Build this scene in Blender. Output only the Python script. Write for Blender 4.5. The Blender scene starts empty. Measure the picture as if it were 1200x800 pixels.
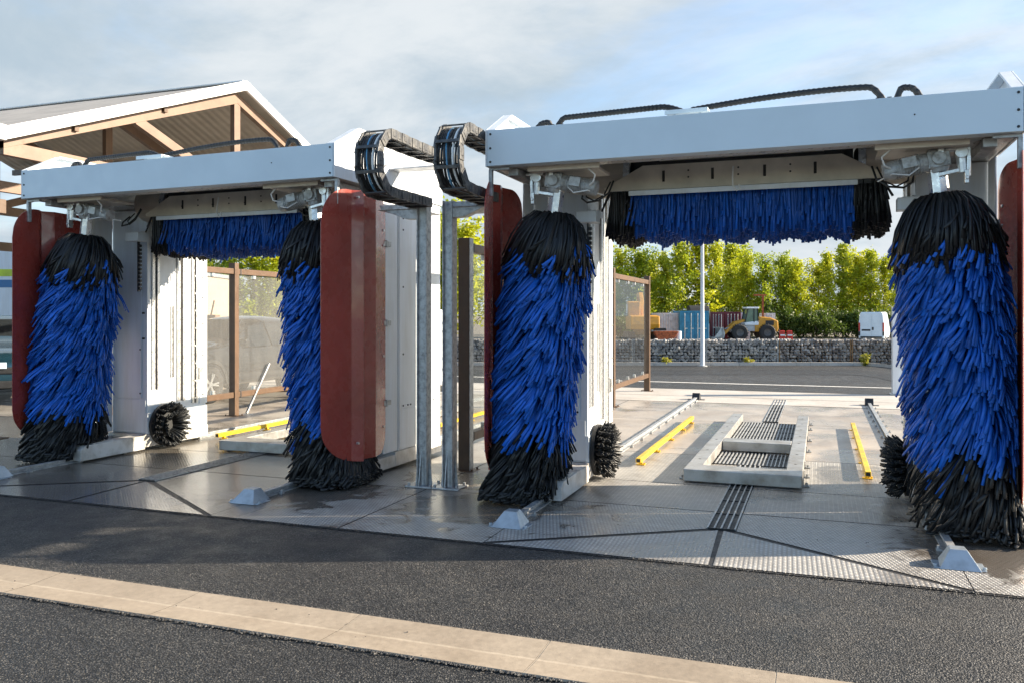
import bpy, bmesh, math, random
import numpy as np
from mathutils import Vector, Matrix
PI = math.pi
SC = bpy.context.scene
COL = SC.collection
YAW = math.radians(20.1)
CS, SN = math.cos(YAW), math.sin(YAW)
EYE = 1.6
FOC = 985.0

def at(px, zc, z=0.0):
    """point seen at column px (1200 px wide) and depth zc in front of the eye"""
    xc = (px - 600) / FOC * zc
    return Vector((xc * CS - zc * SN, xc * SN + zc * CS, z))

# ------------------------------------------------------------------ materials
def new_mat(name):
    m = bpy.data.materials.new(name)
    m.use_nodes = True
    nt = m.node_tree
    b = nt.nodes['Principled BSDF']
    return m, nt, b

def N(nt, kind, **kw):
    n = nt.nodes.new(kind)
    for k, v in kw.items():
        setattr(n, k, v)
    return n

def noise(nt, vec, scale, detail=4, rough=0.55, dist=0.0):
    n = N(nt, 'ShaderNodeTexNoise')
    n.inputs['Scale'].default_value = scale
    n.inputs['Detail'].default_value = detail
    n.inputs['Roughness'].default_value = rough
    n.inputs['Distortion'].default_value = dist
    if vec is not None:
        nt.links.new(vec, n.inputs['Vector'])
    return n.outputs['Fac']

def math_(nt, op, a, b=None, c=None, clamp=False):
    n = N(nt, 'ShaderNodeMath', operation=op, use_clamp=clamp)
    for i, x in enumerate((a, b, c)):
        if x is None:
            continue
        if isinstance(x, (int, float)):
            n.inputs[i].default_value = x
        else:
            nt.links.new(x, n.inputs[i])
    return n.outputs[0]

def ramp(nt, fac, stops):
    n = N(nt, 'ShaderNodeValToRGB')
    e = n.color_ramp.elements
    while len(e) < len(stops):
        e.new(0.5)
    for el, (p, c) in zip(e, stops):
        el.position = p
        el.color = (*c, 1) if len(c) == 3 else c
    nt.links.new(fac, n.inputs[0])
    return n.outputs[0]

def mixc(nt, fac, a, b, blend='MIX'):
    n = N(nt, 'ShaderNodeMix', data_type='RGBA', blend_type=blend)
    for sock, x in ((n.inputs[0], fac), (n.inputs[6], a), (n.inputs[7], b)):
        if isinstance(x, (int, float)):
            sock.default_value = x
        elif isinstance(x, tuple):
            sock.default_value = (*x, 1) if len(x) == 3 else x
        else:
            nt.links.new(x, sock)
    return n.outputs[2]

def mrange(nt, v, a, b, c, d, smooth=False):
    n = N(nt, 'ShaderNodeMapRange')
    if smooth:
        n.interpolation_type = 'SMOOTHSTEP'
    nt.links.new(v, n.inputs[0])
    for i, x in enumerate((a, b, c, d)):
        n.inputs[i + 1].default_value = x
    return n.outputs[0]

def bump(nt, b, h, strength, dist=0.01, prev=None):
    n = N(nt, 'ShaderNodeBump')
    n.inputs['Strength'].default_value = strength
    n.inputs['Distance'].default_value = dist
    nt.links.new(h, n.inputs['Height'])
    if prev is not None:
        nt.links.new(prev, n.inputs['Normal'])
    nt.links.new(n.outputs[0], b.inputs['Normal'])
    return n.outputs[0]

def pos(nt):
    return N(nt, 'ShaderNodeNewGeometry').outputs['Position']

def paint(name, col, rough=0.4, metal=0.0, var=0.12, scale=3.0, bmp=0.0, bscale=60, dirt=None, coat=0.0, streak=False):
    """painted or bare surface with soft wear in tone and gloss"""
    m, nt, b = new_mat(name)
    p = pos(nt)
    if streak:
        mp = N(nt, 'ShaderNodeMapping')
        mp.inputs['Scale'].default_value = (1, 1, 0.12)
        nt.links.new(p, mp.inputs[0])
        f = noise(nt, mp.outputs[0], scale * 4, 6, 0.65)
    else:
        f = noise(nt, p, scale, 6, 0.6)
    d = dirt if dirt else tuple(c * (1 - 2.2 * var) for c in col)
    c = mixc(nt, mrange(nt, f, 0.42, 0.72, 0, 1), tuple(min(1, x * (1 + var * 0.4)) for x in col), d)
    nt.links.new(c, b.inputs['Base Color'])
    f2 = noise(nt, p, scale * 5, 4)
    nt.links.new(mrange(nt, f2, 0.3, 0.7, max(0.03, rough - 0.1), min(1, rough + 0.12)), b.inputs['Roughness'])
    b.inputs['Metallic'].default_value = metal
    b.inputs['Coat Weight'].default_value = coat
    if bmp:
        bump(nt, b, noise(nt, p, bscale, 3), bmp, 0.004)
    return m

MW = paint('white_paint', (0.67, 0.71, 0.75), 0.38, 0, 0.03, 2.0, 0.03, 12, dirt=(0.58, 0.60, 0.60), streak=True)
MWC = paint('white_composite', (0.58, 0.665, 0.715), 0.42, 0.0, 0.03, 1.5, 0.02, 6)
MALU = paint('aluminium', (0.62, 0.62, 0.61), 0.32, 0.85, 0.1, 6, 0.05, 90)
MSTEEL = paint('stainless', (0.55, 0.53, 0.50), 0.33, 0.6, 0.1, 5, 0.05, 40)
MGALV = paint('galvanised', (0.42, 0.43, 0.43), 0.48, 0.55, 0.22, 22, 0.1, 60)
MBEIGE = paint('beige_cover', (0.64, 0.58, 0.49), 0.45, 0.15, 0.1, 4, 0.04, 20)
MCAST = paint('cast_grey', (0.42, 0.43, 0.43), 0.45, 0.3, 0.18, 18, 0.25, 70, dirt=(0.2, 0.19, 0.17))
MDARK = paint('dark_void', (0.02, 0.02, 0.021), 0.6, 0, 0.2, 6)
MRUB = paint('black_rubber', (0.016, 0.017, 0.018), 0.42, 0, 0.25, 10, 0.1, 80)
MCHAIN = paint('chain_plastic', (0.045, 0.047, 0.05), 0.45, 0, 0.25, 14, 0.2, 60, dirt=(0.16, 0.155, 0.14))
MRED = paint('oxblood_paint', (0.29, 0.047, 0.034), 0.27, 0, 0.1, 2.0, 0.03, 7, coat=0.3)
MYEL = paint('yellow_paint', (0.72, 0.46, 0.015), 0.4, 0, 0.12, 7, 0.08, 60, dirt=(0.42, 0.27, 0.03))
MBROWN = paint('brown_paint', (0.105, 0.06, 0.032), 0.45, 0, 0.12, 4, 0.05, 40)
MTAN = paint('tan_paint', (0.20, 0.13, 0.09), 0.5, 0, 0.1, 3, 0.03, 20)
MSOFF = paint('soffit', (0.30, 0.27, 0.235), 0.6, 0, 0.1, 2)
MFASC = paint('white_fascia', (0.76, 0.75, 0.72), 0.45, 0, 0.05, 3)
MFRAME = paint('galvanised_frame', (0.44, 0.43, 0.41), 0.38, 0.6, 0.15, 5, 0.06, 60, dirt=(0.27, 0.245, 0.21))
MBLUEC = paint('blue_cable', (0.10, 0.28, 0.45), 0.4)
MWCAB = paint('white_cable', (0.75, 0.75, 0.73), 0.4)

def corrugated(name, col, axis=1, per=0.2, rough=0.5):
    m, nt, b = new_mat(name)
    p = pos(nt)
    s = N(nt, 'ShaderNodeSeparateXYZ'); nt.links.new(p, s.inputs[0])
    w = math_(nt, 'SINE', math_(nt, 'MULTIPLY', s.outputs[axis], 2 * PI / per))
    f = noise(nt, p, 2.0, 5)
    nt.links.new(mixc(nt, mrange(nt, f, 0.35, 0.7, 0, 1), col, tuple(c * 0.75 for c in col)), b.inputs['Base Color'])
    b.inputs['Roughness'].default_value = rough
    bump(nt, b, w, 0.4, 0.02)
    return m

def bristle(name, col, rough):
    m, nt, b = new_mat(name)
    a = N(nt, 'ShaderNodeAttribute'); a.attribute_name = 'tint'
    f = noise(nt, pos(nt), 60, 3)
    t = math_(nt, 'ADD', math_(nt, 'MULTIPLY', a.outputs['Fac'], 0.75), math_(nt, 'MULTIPLY', f, 0.35))
    nt.links.new(mixc(nt, t, tuple(c * 0.55 for c in col), tuple(min(1, c * 1.35) for c in col)), b.inputs['Base Color'])
    b.inputs['Roughness'].default_value = rough
    b.inputs['Specular IOR Level'].default_value = 0.35
    return m
MBLU = bristle('blue_foam', (0.009, 0.105, 0.47), 0.42)
MBLK = bristle('black_foam', (0.0125, 0.0135, 0.0145), 0.38)

def asphalt(name, base=0.05, warm=1.0):
    m, nt, b = new_mat(name)
    p = pos(nt)
    v = N(nt, 'ShaderNodeTexVoronoi'); v.inputs['Scale'].default_value = 100
    nt.links.new(p, v.inputs['Vector'])
    v2 = N(nt, 'ShaderNodeTexVoronoi'); v2.inputs['Scale'].default_value = 210
    nt.links.new(p, v2.inputs['Vector'])
    sep = N(nt, 'ShaderNodeSeparateColor'); nt.links.new(v.outputs['Color'], sep.inputs[0])
    stone = ramp(nt, sep.outputs[0], [(0.0, (base * .35,) * 3), (0.5, (base * .96, base * .98, base)), (0.8, (base * 1.5, base * 1.5 , base * 1.48)), (0.95, (base * 2.6, base * 2.4, base * 2.1)), (1.0, (base * 3.8, base * 3.5, base * 3.0))])
    gap = mrange(nt, v.outputs['Distance'], 0.25, 0.62, 1.0, 0.18)
    c = mixc(nt, 1.0, stone, gap, 'MULTIPLY')
    big = noise(nt, p, 0.55, 6, 0.65, 0.6)
    c = mixc(nt, 1.0, c, ramp(nt, big, [(0.3, (0.6, 0.61, 0.63)), (0.55, (1.0, 1.0, 1.0)), (0.72, (1.5, 1.46, 1.4))]), 'MULTIPLY')
    sp = N(nt, 'ShaderNodeTexVoronoi'); sp.inputs['Scale'].default_value = 1.1; sp.inputs['Randomness'].default_value = 1.0
    wob = N(nt, 'ShaderNodeVectorMath', operation='ADD'); nt.links.new(p, wob.inputs[0])
    nz = N(nt, 'ShaderNodeTexNoise'); nz.inputs['Scale'].default_value = 5; nt.links.new(p, nz.inputs['Vector']); sc = N(nt, 'ShaderNodeVectorMath', operation='SCALE'); sc.inputs['Scale'].default_value = 0.3; nt.links.new(nz.outputs['Color'], sc.inputs[0]); nt.links.new(sc.outputs[0], wob.inputs[1]); nt.links.new(wob.outputs[0], sp.inputs['Vector'])
    c = mixc(nt, mrange(nt, sp.outputs['Distance'], 0.05, 0.16, 0.55, 0.0, True), c, (base * .3,) * 3)
    dust = mrange(nt, noise(nt, p, 1.7, 7, 0.7, 1.2), 0.55, 0.72, 0, 0.35, True)
    c = mixc(nt, dust, c, (base * 2.6, base * 2.4, base * 2.05))
    nt.links.new(c, b.inputs['Base Color'])
    nt.links.new(mrange(nt, noise(nt, p, 4, 4), 0.3, 0.7, 0.42, 0.7), b.inputs['Roughness'])
    h = math_(nt, 'ADD', math_(nt, 'MULTIPLY', v.outputs['Distance'], -1.0), math_(nt, 'MULTIPLY', v2.outputs['Distance'], -0.35))
    h = math_(nt, 'ADD', h, math_(nt, 'MULTIPLY', noise(nt, p, 30, 3), 0.8))
    bump(nt, b, h, 0.8, 0.010)
    return m
MASPH = asphalt('asphalt', 0.060)
MASPH2 = asphalt('asphalt_dark', 0.035)

def concrete(name, col, stain, gloss=0.6, wet=0.0, joints=None):
    m, nt, b = new_mat(name)
    p = pos(nt)
    f = noise(nt, p, 1.1, 8, 0.65, 0.5)
    c = mixc(nt, mrange(nt, f, 0.38, 0.7, 0, 1, True), col, stain)
    g = noise(nt, p, 26, 6, 0.7)
    c = mixc(nt, 1.0, c, ramp(nt, g, [(0.3, (0.82, 0.82, 0.82)), (0.65, (1.08, 1.08, 1.08))]), 'MULTIPLY')
    sp = N(nt, 'ShaderNodeTexVoronoi'); sp.inputs['Scale'].default_value = 45
    nt.links.new(p, sp.inputs['Vector'])
    c = mixc(nt, mrange(nt, sp.outputs['Distance'], 0.06, 0.12, 0.5, 0.0), c, (0.04, 0.035, 0.03))
    w = mrange(nt, noise(nt, p, 0.8, 5, 0.6, 0.8), 0.46 - wet * 0.3, 0.74 - wet * 0.3, 0, 1, True)
    if wet > 0:
        c = mixc(nt, math_(nt, 'MULTIPLY', w, 0.55), c, tuple(x * 0.4 for x in stain))
        r = mrange(nt, w, 0, 1, gloss, 0.12)
    else:
        r = mrange(nt, g, 0.3, 0.7, gloss - 0.1, gloss + 0.15)
    nt.links.new(c, b.inputs['Base Color'])
    nt.links.new(r, b.inputs['Roughness'])
    bump(nt, b, math_(nt, 'ADD', g, math_(nt, 'MULTIPLY', noise(nt, p, 160, 2), 0.5)), 0.25, 0.004)
    return m
MCONC = concrete('bay_concrete', (0.42, 0.375, 0.32), (0.29, 0.245, 0.20), 0.45, 0.12)
MAPRON = concrete('pale_concrete', (0.50, 0.465, 0.42), (0.40, 0.365, 0.32), 0.65)
MGUT = concrete('sand_concrete', (0.34, 0.28, 0.21), (0.25, 0.20, 0.145), 0.75)
MGUT2 = concrete('sand_concrete_worn', (0.40, 0.335, 0.255), (0.30, 0.245, 0.18), 0.75)

def tread(name, ang, size, col, rust):
    """raised lozenge tread plate, with a wet film in the left-hand bay"""
    m, nt, b = new_mat(name)
    p = pos(nt)
    s = N(nt, 'ShaderNodeSeparateXYZ'); nt.links.new(p, s.inputs[0])
    ca, sa = math.cos(ang), math.sin(ang)
    u = math_(nt, 'ADD', math_(nt, 'MULTIPLY', s.outputs[0], ca * PI / size), math_(nt, 'MULTIPLY', s.outputs[1], sa * PI / size))
    v = math_(nt, 'ADD', math_(nt, 'MULTIPLY', s.outputs[0], -sa * PI / size), math_(nt, 'MULTIPLY', s.outputs[1], ca * PI / size))
    e = math_(nt, 'MULTIPLY', math_(nt, 'SINE', u), math_(nt, 'SINE', v))
    # alternate lozenges lean one way and the other
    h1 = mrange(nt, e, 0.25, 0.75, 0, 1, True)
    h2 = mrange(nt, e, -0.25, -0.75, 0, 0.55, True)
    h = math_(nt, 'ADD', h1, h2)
    f = noise(nt, p, 0.9, 7, 0.65, 1.0)
    g = noise(nt, p, 9, 5, 0.65)
    leftw = mrange(nt, s.outputs[0], -3.9, -4.6, 0, 1, True)
    rf = math_(nt, 'MULTIPLY', mrange(nt, f, 0.42, 0.74, 0, 0.9, True), mrange(nt, leftw, 0, 1, 0.55, 1.0))
    c = mixc(nt, rf, col, rust)
    c = mixc(nt, 1.0, c, ramp(nt, g, [(0.3, (0.78, 0.78, 0.78)), (0.7, (1.1, 1.1, 1.1))]), 'MULTIPLY')
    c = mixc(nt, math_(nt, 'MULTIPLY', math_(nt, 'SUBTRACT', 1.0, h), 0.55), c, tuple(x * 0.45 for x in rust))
    leftw = mrange(nt, s.outputs[0], -3.9, -4.6, 0, 1, True)
    wet = math_(nt, 'MULTIPLY', leftw, mrange(nt, noise(nt, p, 0.7, 4), 0.25, 0.5, 0.55, 1, True))
    pud = mrange(nt, f, 0.49, 0.62, 0, 0.9, True)
    wet = math_(nt, 'MAXIMUM', wet, math_(nt, 'MULTIPLY', pud, 0.8))
    c = mixc(nt, math_(nt, 'MULTIPLY', wet, 0.72), c, tuple(x * 0.5 for x in rust))
    # brown run-off under the brushes
    st = None
    for (sx, sy, rx) in ((-2.55, 6.55, 1.0), (1.15, 6.5, 1.0), (-4.35, 6.45, 0.9), (-8.0, 6.6, 1.0), (-3.4, 7.5, .6)):
        vd = N(nt, 'ShaderNodeVectorMath', operation='DISTANCE'); nt.links.new(p, vd.inputs[0]); vd.inputs[1].default_value = (sx, sy, 0)
        q = mrange(nt, vd.outputs['Value'], 0.1, rx * 1.25, 1, 0)
        st = q if st is None else math_(nt, 'MAXIMUM', st, q)
    sn = noise(nt, p, 2.6, 7, 0.62, 1.4)
    stain = mrange(nt, math_(nt, 'ADD', math_(nt, 'MULTIPLY', st, 0.55), sn), 0.72, 0.84, 0, 1, True)
    c = mixc(nt, math_(nt, 'MULTIPLY', stain, 0.8), c, tuple(x * 0.38 for x in rust))
    wet = math_(nt, 'MAXIMUM', wet, math_(nt, 'MULTIPLY', stain, 0.75))
    nt.links.new(c, b.inputs['Base Color'])
    nt.links.new(mrange(nt, wet, 0, 1, 0.5, 0.16), b.inputs['Roughness'])
    b.inputs['Metallic'].default_value = 0.25
    n = N(nt, 'ShaderNodeBump'); n.inputs['Distance'].default_value = 0.006
    nt.links.new(mrange(nt, wet, 0, 1, 1.0, 0.35), n.inputs['Strength'])
    nt.links.new(math_(nt, 'ADD', h, math_(nt, 'MULTIPLY', g, 0.3)), n.inputs['Height'])
    nt.links.new(n.outputs[0], b.inputs['Normal'])
    return m
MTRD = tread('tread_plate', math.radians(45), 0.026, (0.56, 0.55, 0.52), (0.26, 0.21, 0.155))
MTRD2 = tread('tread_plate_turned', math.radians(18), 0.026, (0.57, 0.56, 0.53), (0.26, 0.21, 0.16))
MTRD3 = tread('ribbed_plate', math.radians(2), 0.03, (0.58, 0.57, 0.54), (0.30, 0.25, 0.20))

def leaf(name, c1, c2):
    m, nt, b = new_mat(name)
    a = N(nt, 'ShaderNodeAttribute'); a.attribute_name = 'tint'
    oi = N(nt, 'ShaderNodeObjectInfo')
    t = math_(nt, 'ADD', math_(nt, 'MULTIPLY', a.outputs['Fac'], 0.6), math_(nt, 'MULTIPLY', oi.outputs['Random'], 0.45))
    c = mixc(nt, t, c1, c2)
    nt.links.new(c, b.inputs['Base Color'])
    b.inputs['Roughness'].default_value = 0.5
    tr = N(nt, 'ShaderNodeBsdfTranslucent'); nt.links.new(c, tr.inputs[0])
    mx = N(nt, 'ShaderNodeMixShader'); mx.inputs[0].default_value = 0.45
    nt.links.new(b.outputs[0], mx.inputs[1]); nt.links.new(tr.outputs[0], mx.inputs[2])
    nt.links.new(mx.outputs[0], nt.nodes['Material Output'].inputs[0])
    return m
MLEAF = leaf('leaf_spring', (0.19, 0.29, 0.014), (0.60, 0.58, 0.018))
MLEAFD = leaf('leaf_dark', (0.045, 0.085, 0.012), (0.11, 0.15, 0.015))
MBARK = paint('bark', (0.10, 0.08, 0.065), 0.8, 0, 0.2, 8)

def glass(name, dirt=0.3, tint=(0.95, 0.965, 0.96)):
    m, nt, b = new_mat(name)
    p = pos(nt)
    mp = N(nt, 'ShaderNodeMapping'); mp.inputs['Scale'].default_value = (1, 1, 0.15)
    nt.links.new(p, mp.inputs[0])
    f = noise(nt, mp.outputs[0], 7, 6, 0.65)
    t = N(nt, 'ShaderNodeBsdfTransparent'); t.inputs[0].default_value = (*tint, 1)
    d = N(nt, 'ShaderNodeBsdfDiffuse'); d.inputs[0].default_value = (0.55, 0.53, 0.5, 1)
    tl = N(nt, 'ShaderNodeBsdfTranslucent'); tl.inputs[0].default_value = (0.55, 0.53, 0.5, 1)
    dm = N(nt, 'ShaderNodeMixShader'); dm.inputs[0].default_value = 0.5
    nt.links.new(d.outputs[0], dm.inputs[1]); nt.links.new(tl.outputs[0], dm.inputs[2])
    m1 = N(nt, 'ShaderNodeMixShader')
    nt.links.new(mrange(nt, f, 0.3, 0.75, dirt * 0.7, dirt * 1.2), m1.inputs[0])
    nt.links.new(t.outputs[0], m1.inputs[1]); nt.links.new(dm.outputs[0], m1.inputs[2])
    g = N(nt, 'ShaderNodeBsdfGlossy'); g.inputs['Roughness'].default_value = 0.04
    fr = N(nt, 'ShaderNodeFresnel'); fr.inputs[0].default_value = 1.3
    m2 = N(nt, 'ShaderNodeMixShader')
    bf = N(nt, 'ShaderNodeNewGeometry').outputs['Backfacing']
    nt.links.new(math_(nt, 'MULTIPLY', fr.outputs[0], math_(nt, 'SUBTRACT', 1.0, bf)), m2.inputs[0])
    nt.links.new(m1.outputs[0], m2.inputs[1]); nt.links.new(g.outputs[0], m2.inputs[2])
    nt.links.new(m2.outputs[0], nt.nodes['Material Output'].inputs[0])
    return m
MGLASS = glass('screen_glass', 0.17)
MGLASSC = glass('screen_glass_clean', 0.025)
MCARGLASS = paint('car_glass', (0.02, 0.024, 0.027), 0.06, 0, 0.05)

# ------------------------------------------------------------------ geometry
class MB:
    """collects shapes and links them as one mesh"""
    def __init__(self, off=(0, 0, 0)):
        self.v, self.f, self.m, self.off = [], [], [], Vector(off)
    def add(self, vs, fs, mi=0):
        o = len(self.v)
        self.v += [Vector(p) for p in vs]
        self.f += [tuple(i + o for i in f) for f in fs]
        self.m += [mi] * len(fs)
        return self
    def box(self, x0, x1, y0, y1, z0, z1, mi=0):
        vs = [(x, y, z) for z in (z0, z1) for y in (y0, y1) for x in (x0, x1)]
        return self.add(vs, [(0, 2, 3, 1), (4, 5, 7, 6), (0, 1, 5, 4), (2, 6, 7, 3), (0, 4, 6, 2), (1, 3, 7, 5)], mi)
    def obox(self, c, ax, ay, az, sx, sy, sz, mi=0):
        c = Vector(c); ax, ay, az = (Vector(a).normalized() for a in (ax, ay, az))
        vs = [c + ax * (sx * i) + ay * (sy * j) + az * (sz * k) for k in (-.5, .5) for j in (-.5, .5) for i in (-.5, .5)]
        return self.add(vs, [(0, 2, 3, 1), (4, 5, 7, 6), (0, 1, 5, 4), (2, 6, 7, 3), (0, 4, 6, 2), (1, 3, 7, 5)], mi)
    def bar(self, a, b, w, h, mi=0, up=(0, 0, 1)):
        a, b = Vector(a), Vector(b); d = (b - a)
        up = Vector(up)
        if abs(d.normalized().dot(up)) > 0.98:
            up = Vector((1, 0, 0))
        s = d.cross(up).normalized(); u = s.cross(d).normalized()
        return self.obox((a + b) / 2, s, d, u, w, d.length, h, mi)
    def prism(self, poly, axis, a, b, mi=0):
        """poly of 2D points, extruded along axis (0 x: (y,z), 1 y: (x,z), 2 z: (x,y)) from a to b"""
        def P(p, t):
            return {0: (t, p[0], p[1]), 1: (p[0], t, p[1]), 2: (p[0], p[1], t)}[axis]
        n = len(poly)
        vs = [P(p, a) for p in poly] + [P(p, b) for p in poly]
        fs = [tuple(range(n))[::-1], tuple(range(n, 2 * n))] + [(i, (i + 1) % n, n + (i + 1) % n, n + i) for i in range(n)]
        return self.add(vs, fs, mi)
    def cyl(self, a, b, r0, r1=None, n=16, mi=0, caps=True):
        a, b = Vector(a), Vector(b); r1 = r0 if r1 is None else r1
        d = (b - a).normalized()
        s = d.cross(Vector((0, 0, 1)) if abs(d.z) < 0.9 else Vector((1, 0, 0))).normalized(); u = s.cross(d)
        vs = []
        for c, r in ((a, r0), (b, r1)):
            vs += [c + (s * math.cos(2 * PI * i / n) + u * math.sin(2 * PI * i / n)) * r for i in range(n)]
        fs = [(i, (i + 1) % n, n + (i + 1) % n, n + i) for i in range(n)]
        if caps:
            fs += [tuple(range(n))[::-1], tuple(range(n, 2 * n))]
        return self.add(vs, fs, mi)
    def tube(self, pts, r, n=8, mi=0):
        pts = [Vector(p) for p in pts]
        vs, fs = [], []
        s = None
        for i, p in enumerate(pts):
            d = (pts[min(i + 1, len(pts) - 1)] - pts[max(i - 1, 0)]).normalized()
            if s is None:
                s = d.cross(Vector((0, 0, 1)) if abs(d.z) < 0.9 else Vector((1, 0, 0)))
            s = (s - d * s.dot(d)).normalized(); u = s.cross(d)
            rr = r[i] if isinstance(r, (list, tuple)) else r
            vs += [p + (s * math.cos(2 * PI * k / n) + u * math.sin(2 * PI * k / n)) * rr for k in range(n)]
        for i in range(len(pts) - 1):
            fs += [(i * n + k, i * n + (k + 1) % n, (i + 1) * n + (k + 1) % n, (i + 1) * n + k) for k in range(n)]
        fs += [tuple(range(n))[::-1], tuple(range((len(pts) - 1) * n, len(pts) * n))]
        return self.add(vs, fs, mi)
    def lathe(self, c, axis, prof, n=24, mi=0):
        """prof: (along, radius)"""
        c, d = Vector(c), Vector(axis).normalized()
        s = d.cross(Vector((0, 0, 1)) if abs(d.z) < 0.9 else Vector((1, 0, 0))).normalized(); u = s.cross(d)
        vs, fs = [], []
        for t, r in prof:
            vs += [c + d * t + (s * math.cos(2 * PI * i / n) + u * math.sin(2 * PI * i / n)) * r for i in range(n)]
        for j in range(len(prof) - 1):
            fs += [(j * n + i, j * n + (i + 1) % n, (j + 1) * n + (i + 1) % n, (j + 1) * n + i) for i in range(n)]
        return self.add(vs, fs, mi)
    def build(self, name, mats, parent=None, bevel=0, smooth=False, loc=None):
        me = bpy.data.meshes.new(name)
        me.from_pydata([tuple(p - self.off) for p in self.v], [], self.f)
        mats = mats if isinstance(mats, (list, tuple)) else [mats]
        for m in mats:
            me.materials.append(m)
        if len(mats) > 1:
            me.polygons.foreach_set('material_index', self.m)
        bm = bmesh.new(); bm.from_mesh(me)
        bmesh.ops.recalc_face_normals(bm, faces=bm.faces)
        bm.to_mesh(me); bm.free()
        if smooth:
            me.polygons.foreach_set('use_smooth', [True] * len(me.polygons))
            me.set_sharp_from_angle(angle=math.radians(38))
        o = bpy.data.objects.new(name, me); COL.objects.link(o)
        if parent:
            o.parent = parent
        if loc:
            o.location = loc
        if bevel:
            md = o.modifiers.new('edge', 'BEVEL'); md.width = bevel; md.segments = 2; md.limit_method = 'ANGLE'; md.angle_limit = math.radians(40)
        return o

def tag(o, label, cat, group=None):
    o['label'] = label; o['category'] = cat
    if group:
        o['group'] = group
    return o

def thing(name, label, cat, loc=(0, 0, 0), rz=0.0, group=None):
    o = bpy.data.objects.new(name, None); COL.objects.link(o)
    o.location = loc; o.rotation_euler = (0, 0, rz); o.empty_display_size = 0.2
    return tag(o, label, cat, group)

def struct(o):
    o['kind'] = 'structure'
    return o

def dup(root, loc=None, rz=None, label=None, group=None):
    def cp(o, parent):
        c = o.copy(); COL.objects.link(c)
        if parent:
            c.parent = parent
        for ch in [x for x in kids.get(o.name, [])]:
            cp(ch, c)
        return c
    kids = {}
    def walk(o):
        kids[o.name] = list(o.children)
        for c in o.children:
            walk(c)
    walk(root)
    r = cp(root, None)
    if loc is not None:
        r.location = loc
    if rz is not None:
        r.rotation_euler = (0, 0, rz)
    if label:
        r['label'] = label
    if group:
        r['group'] = group
    return r

def strips(P, W, T, mats, mi, tint, name, parent, off, refs):
    """P (N,K,3) centre lines, W/T width and thickness, refs (N,3) direction the flat side faces"""
    Nn, K, _ = P.shape
    d = np.gradient(P, axis=1)
    d /= np.linalg.norm(d, axis=2, keepdims=True) + 1e-9
    ref = refs[:, None, :] + np.zeros_like(P)
    w = np.cross(d, ref); w /= np.linalg.norm(w, axis=2, keepdims=True) + 1e-9
    t = np.cross(w, d)
    hw = (W[:, None, None] * 0.5) * w; ht = (T[:, None, None] * 0.5) * t
    V = np.stack([P - hw - ht, P + hw - ht, P + hw + ht, P - hw + ht], axis=2) - np.array(off)
    V = V.reshape(-1, 3)
    base = np.arange(Nn)[:, None, None] * (K * 4) + np.arange(K - 1)[None, :, None] * 4
    k = np.arange(4)[None, None, :]; k2 = (k + 1) % 4
    F = np.stack([base + k, base + k2, base + 4 + k2, base + 4 + k], axis=3).reshape(-1, 4)
    cap = (np.arange(Nn)[:, None] * (K * 4) + (K - 1) * 4 + np.arange(4)[None, :])
    F = np.concatenate([F, cap])
    FM = np.concatenate([np.repeat(mi, (K - 1) * 4), mi]).astype(np.int32)
    me = bpy.data.meshes.new(name)
    me.vertices.add(len(V)); me.vertices.foreach_set('co', V.ravel().astype(np.float32))
    me.loops.add(F.size); me.loops.foreach_set('vertex_index', F.ravel().astype(np.int32))
    me.polygons.add(len(F)); me.polygons.foreach_set('loop_start', (np.arange(len(F)) * 4).astype(np.int32))
    for m in mats:
        me.materials.append(m)
    me.polygons.foreach_set('material_index', FM)
    me.update(calc_edges=True)
    at_ = me.attributes.new('tint', 'FLOAT', 'POINT')
    at_.data.foreach_set('value', np.repeat(tint, K * 4).astype(np.float32))
    o = bpy.data.objects.new(name, me); COL.objects.link(o)
    if parent:
        o.parent = parent
    return o
# ------------------------------------------------------------------ car wash gantry
GY = 7.7                      # the root stands between the columns
OFF = (0, GY, 0)
BY = 6.6                      # front of the beam
BACK = 8.78

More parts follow.
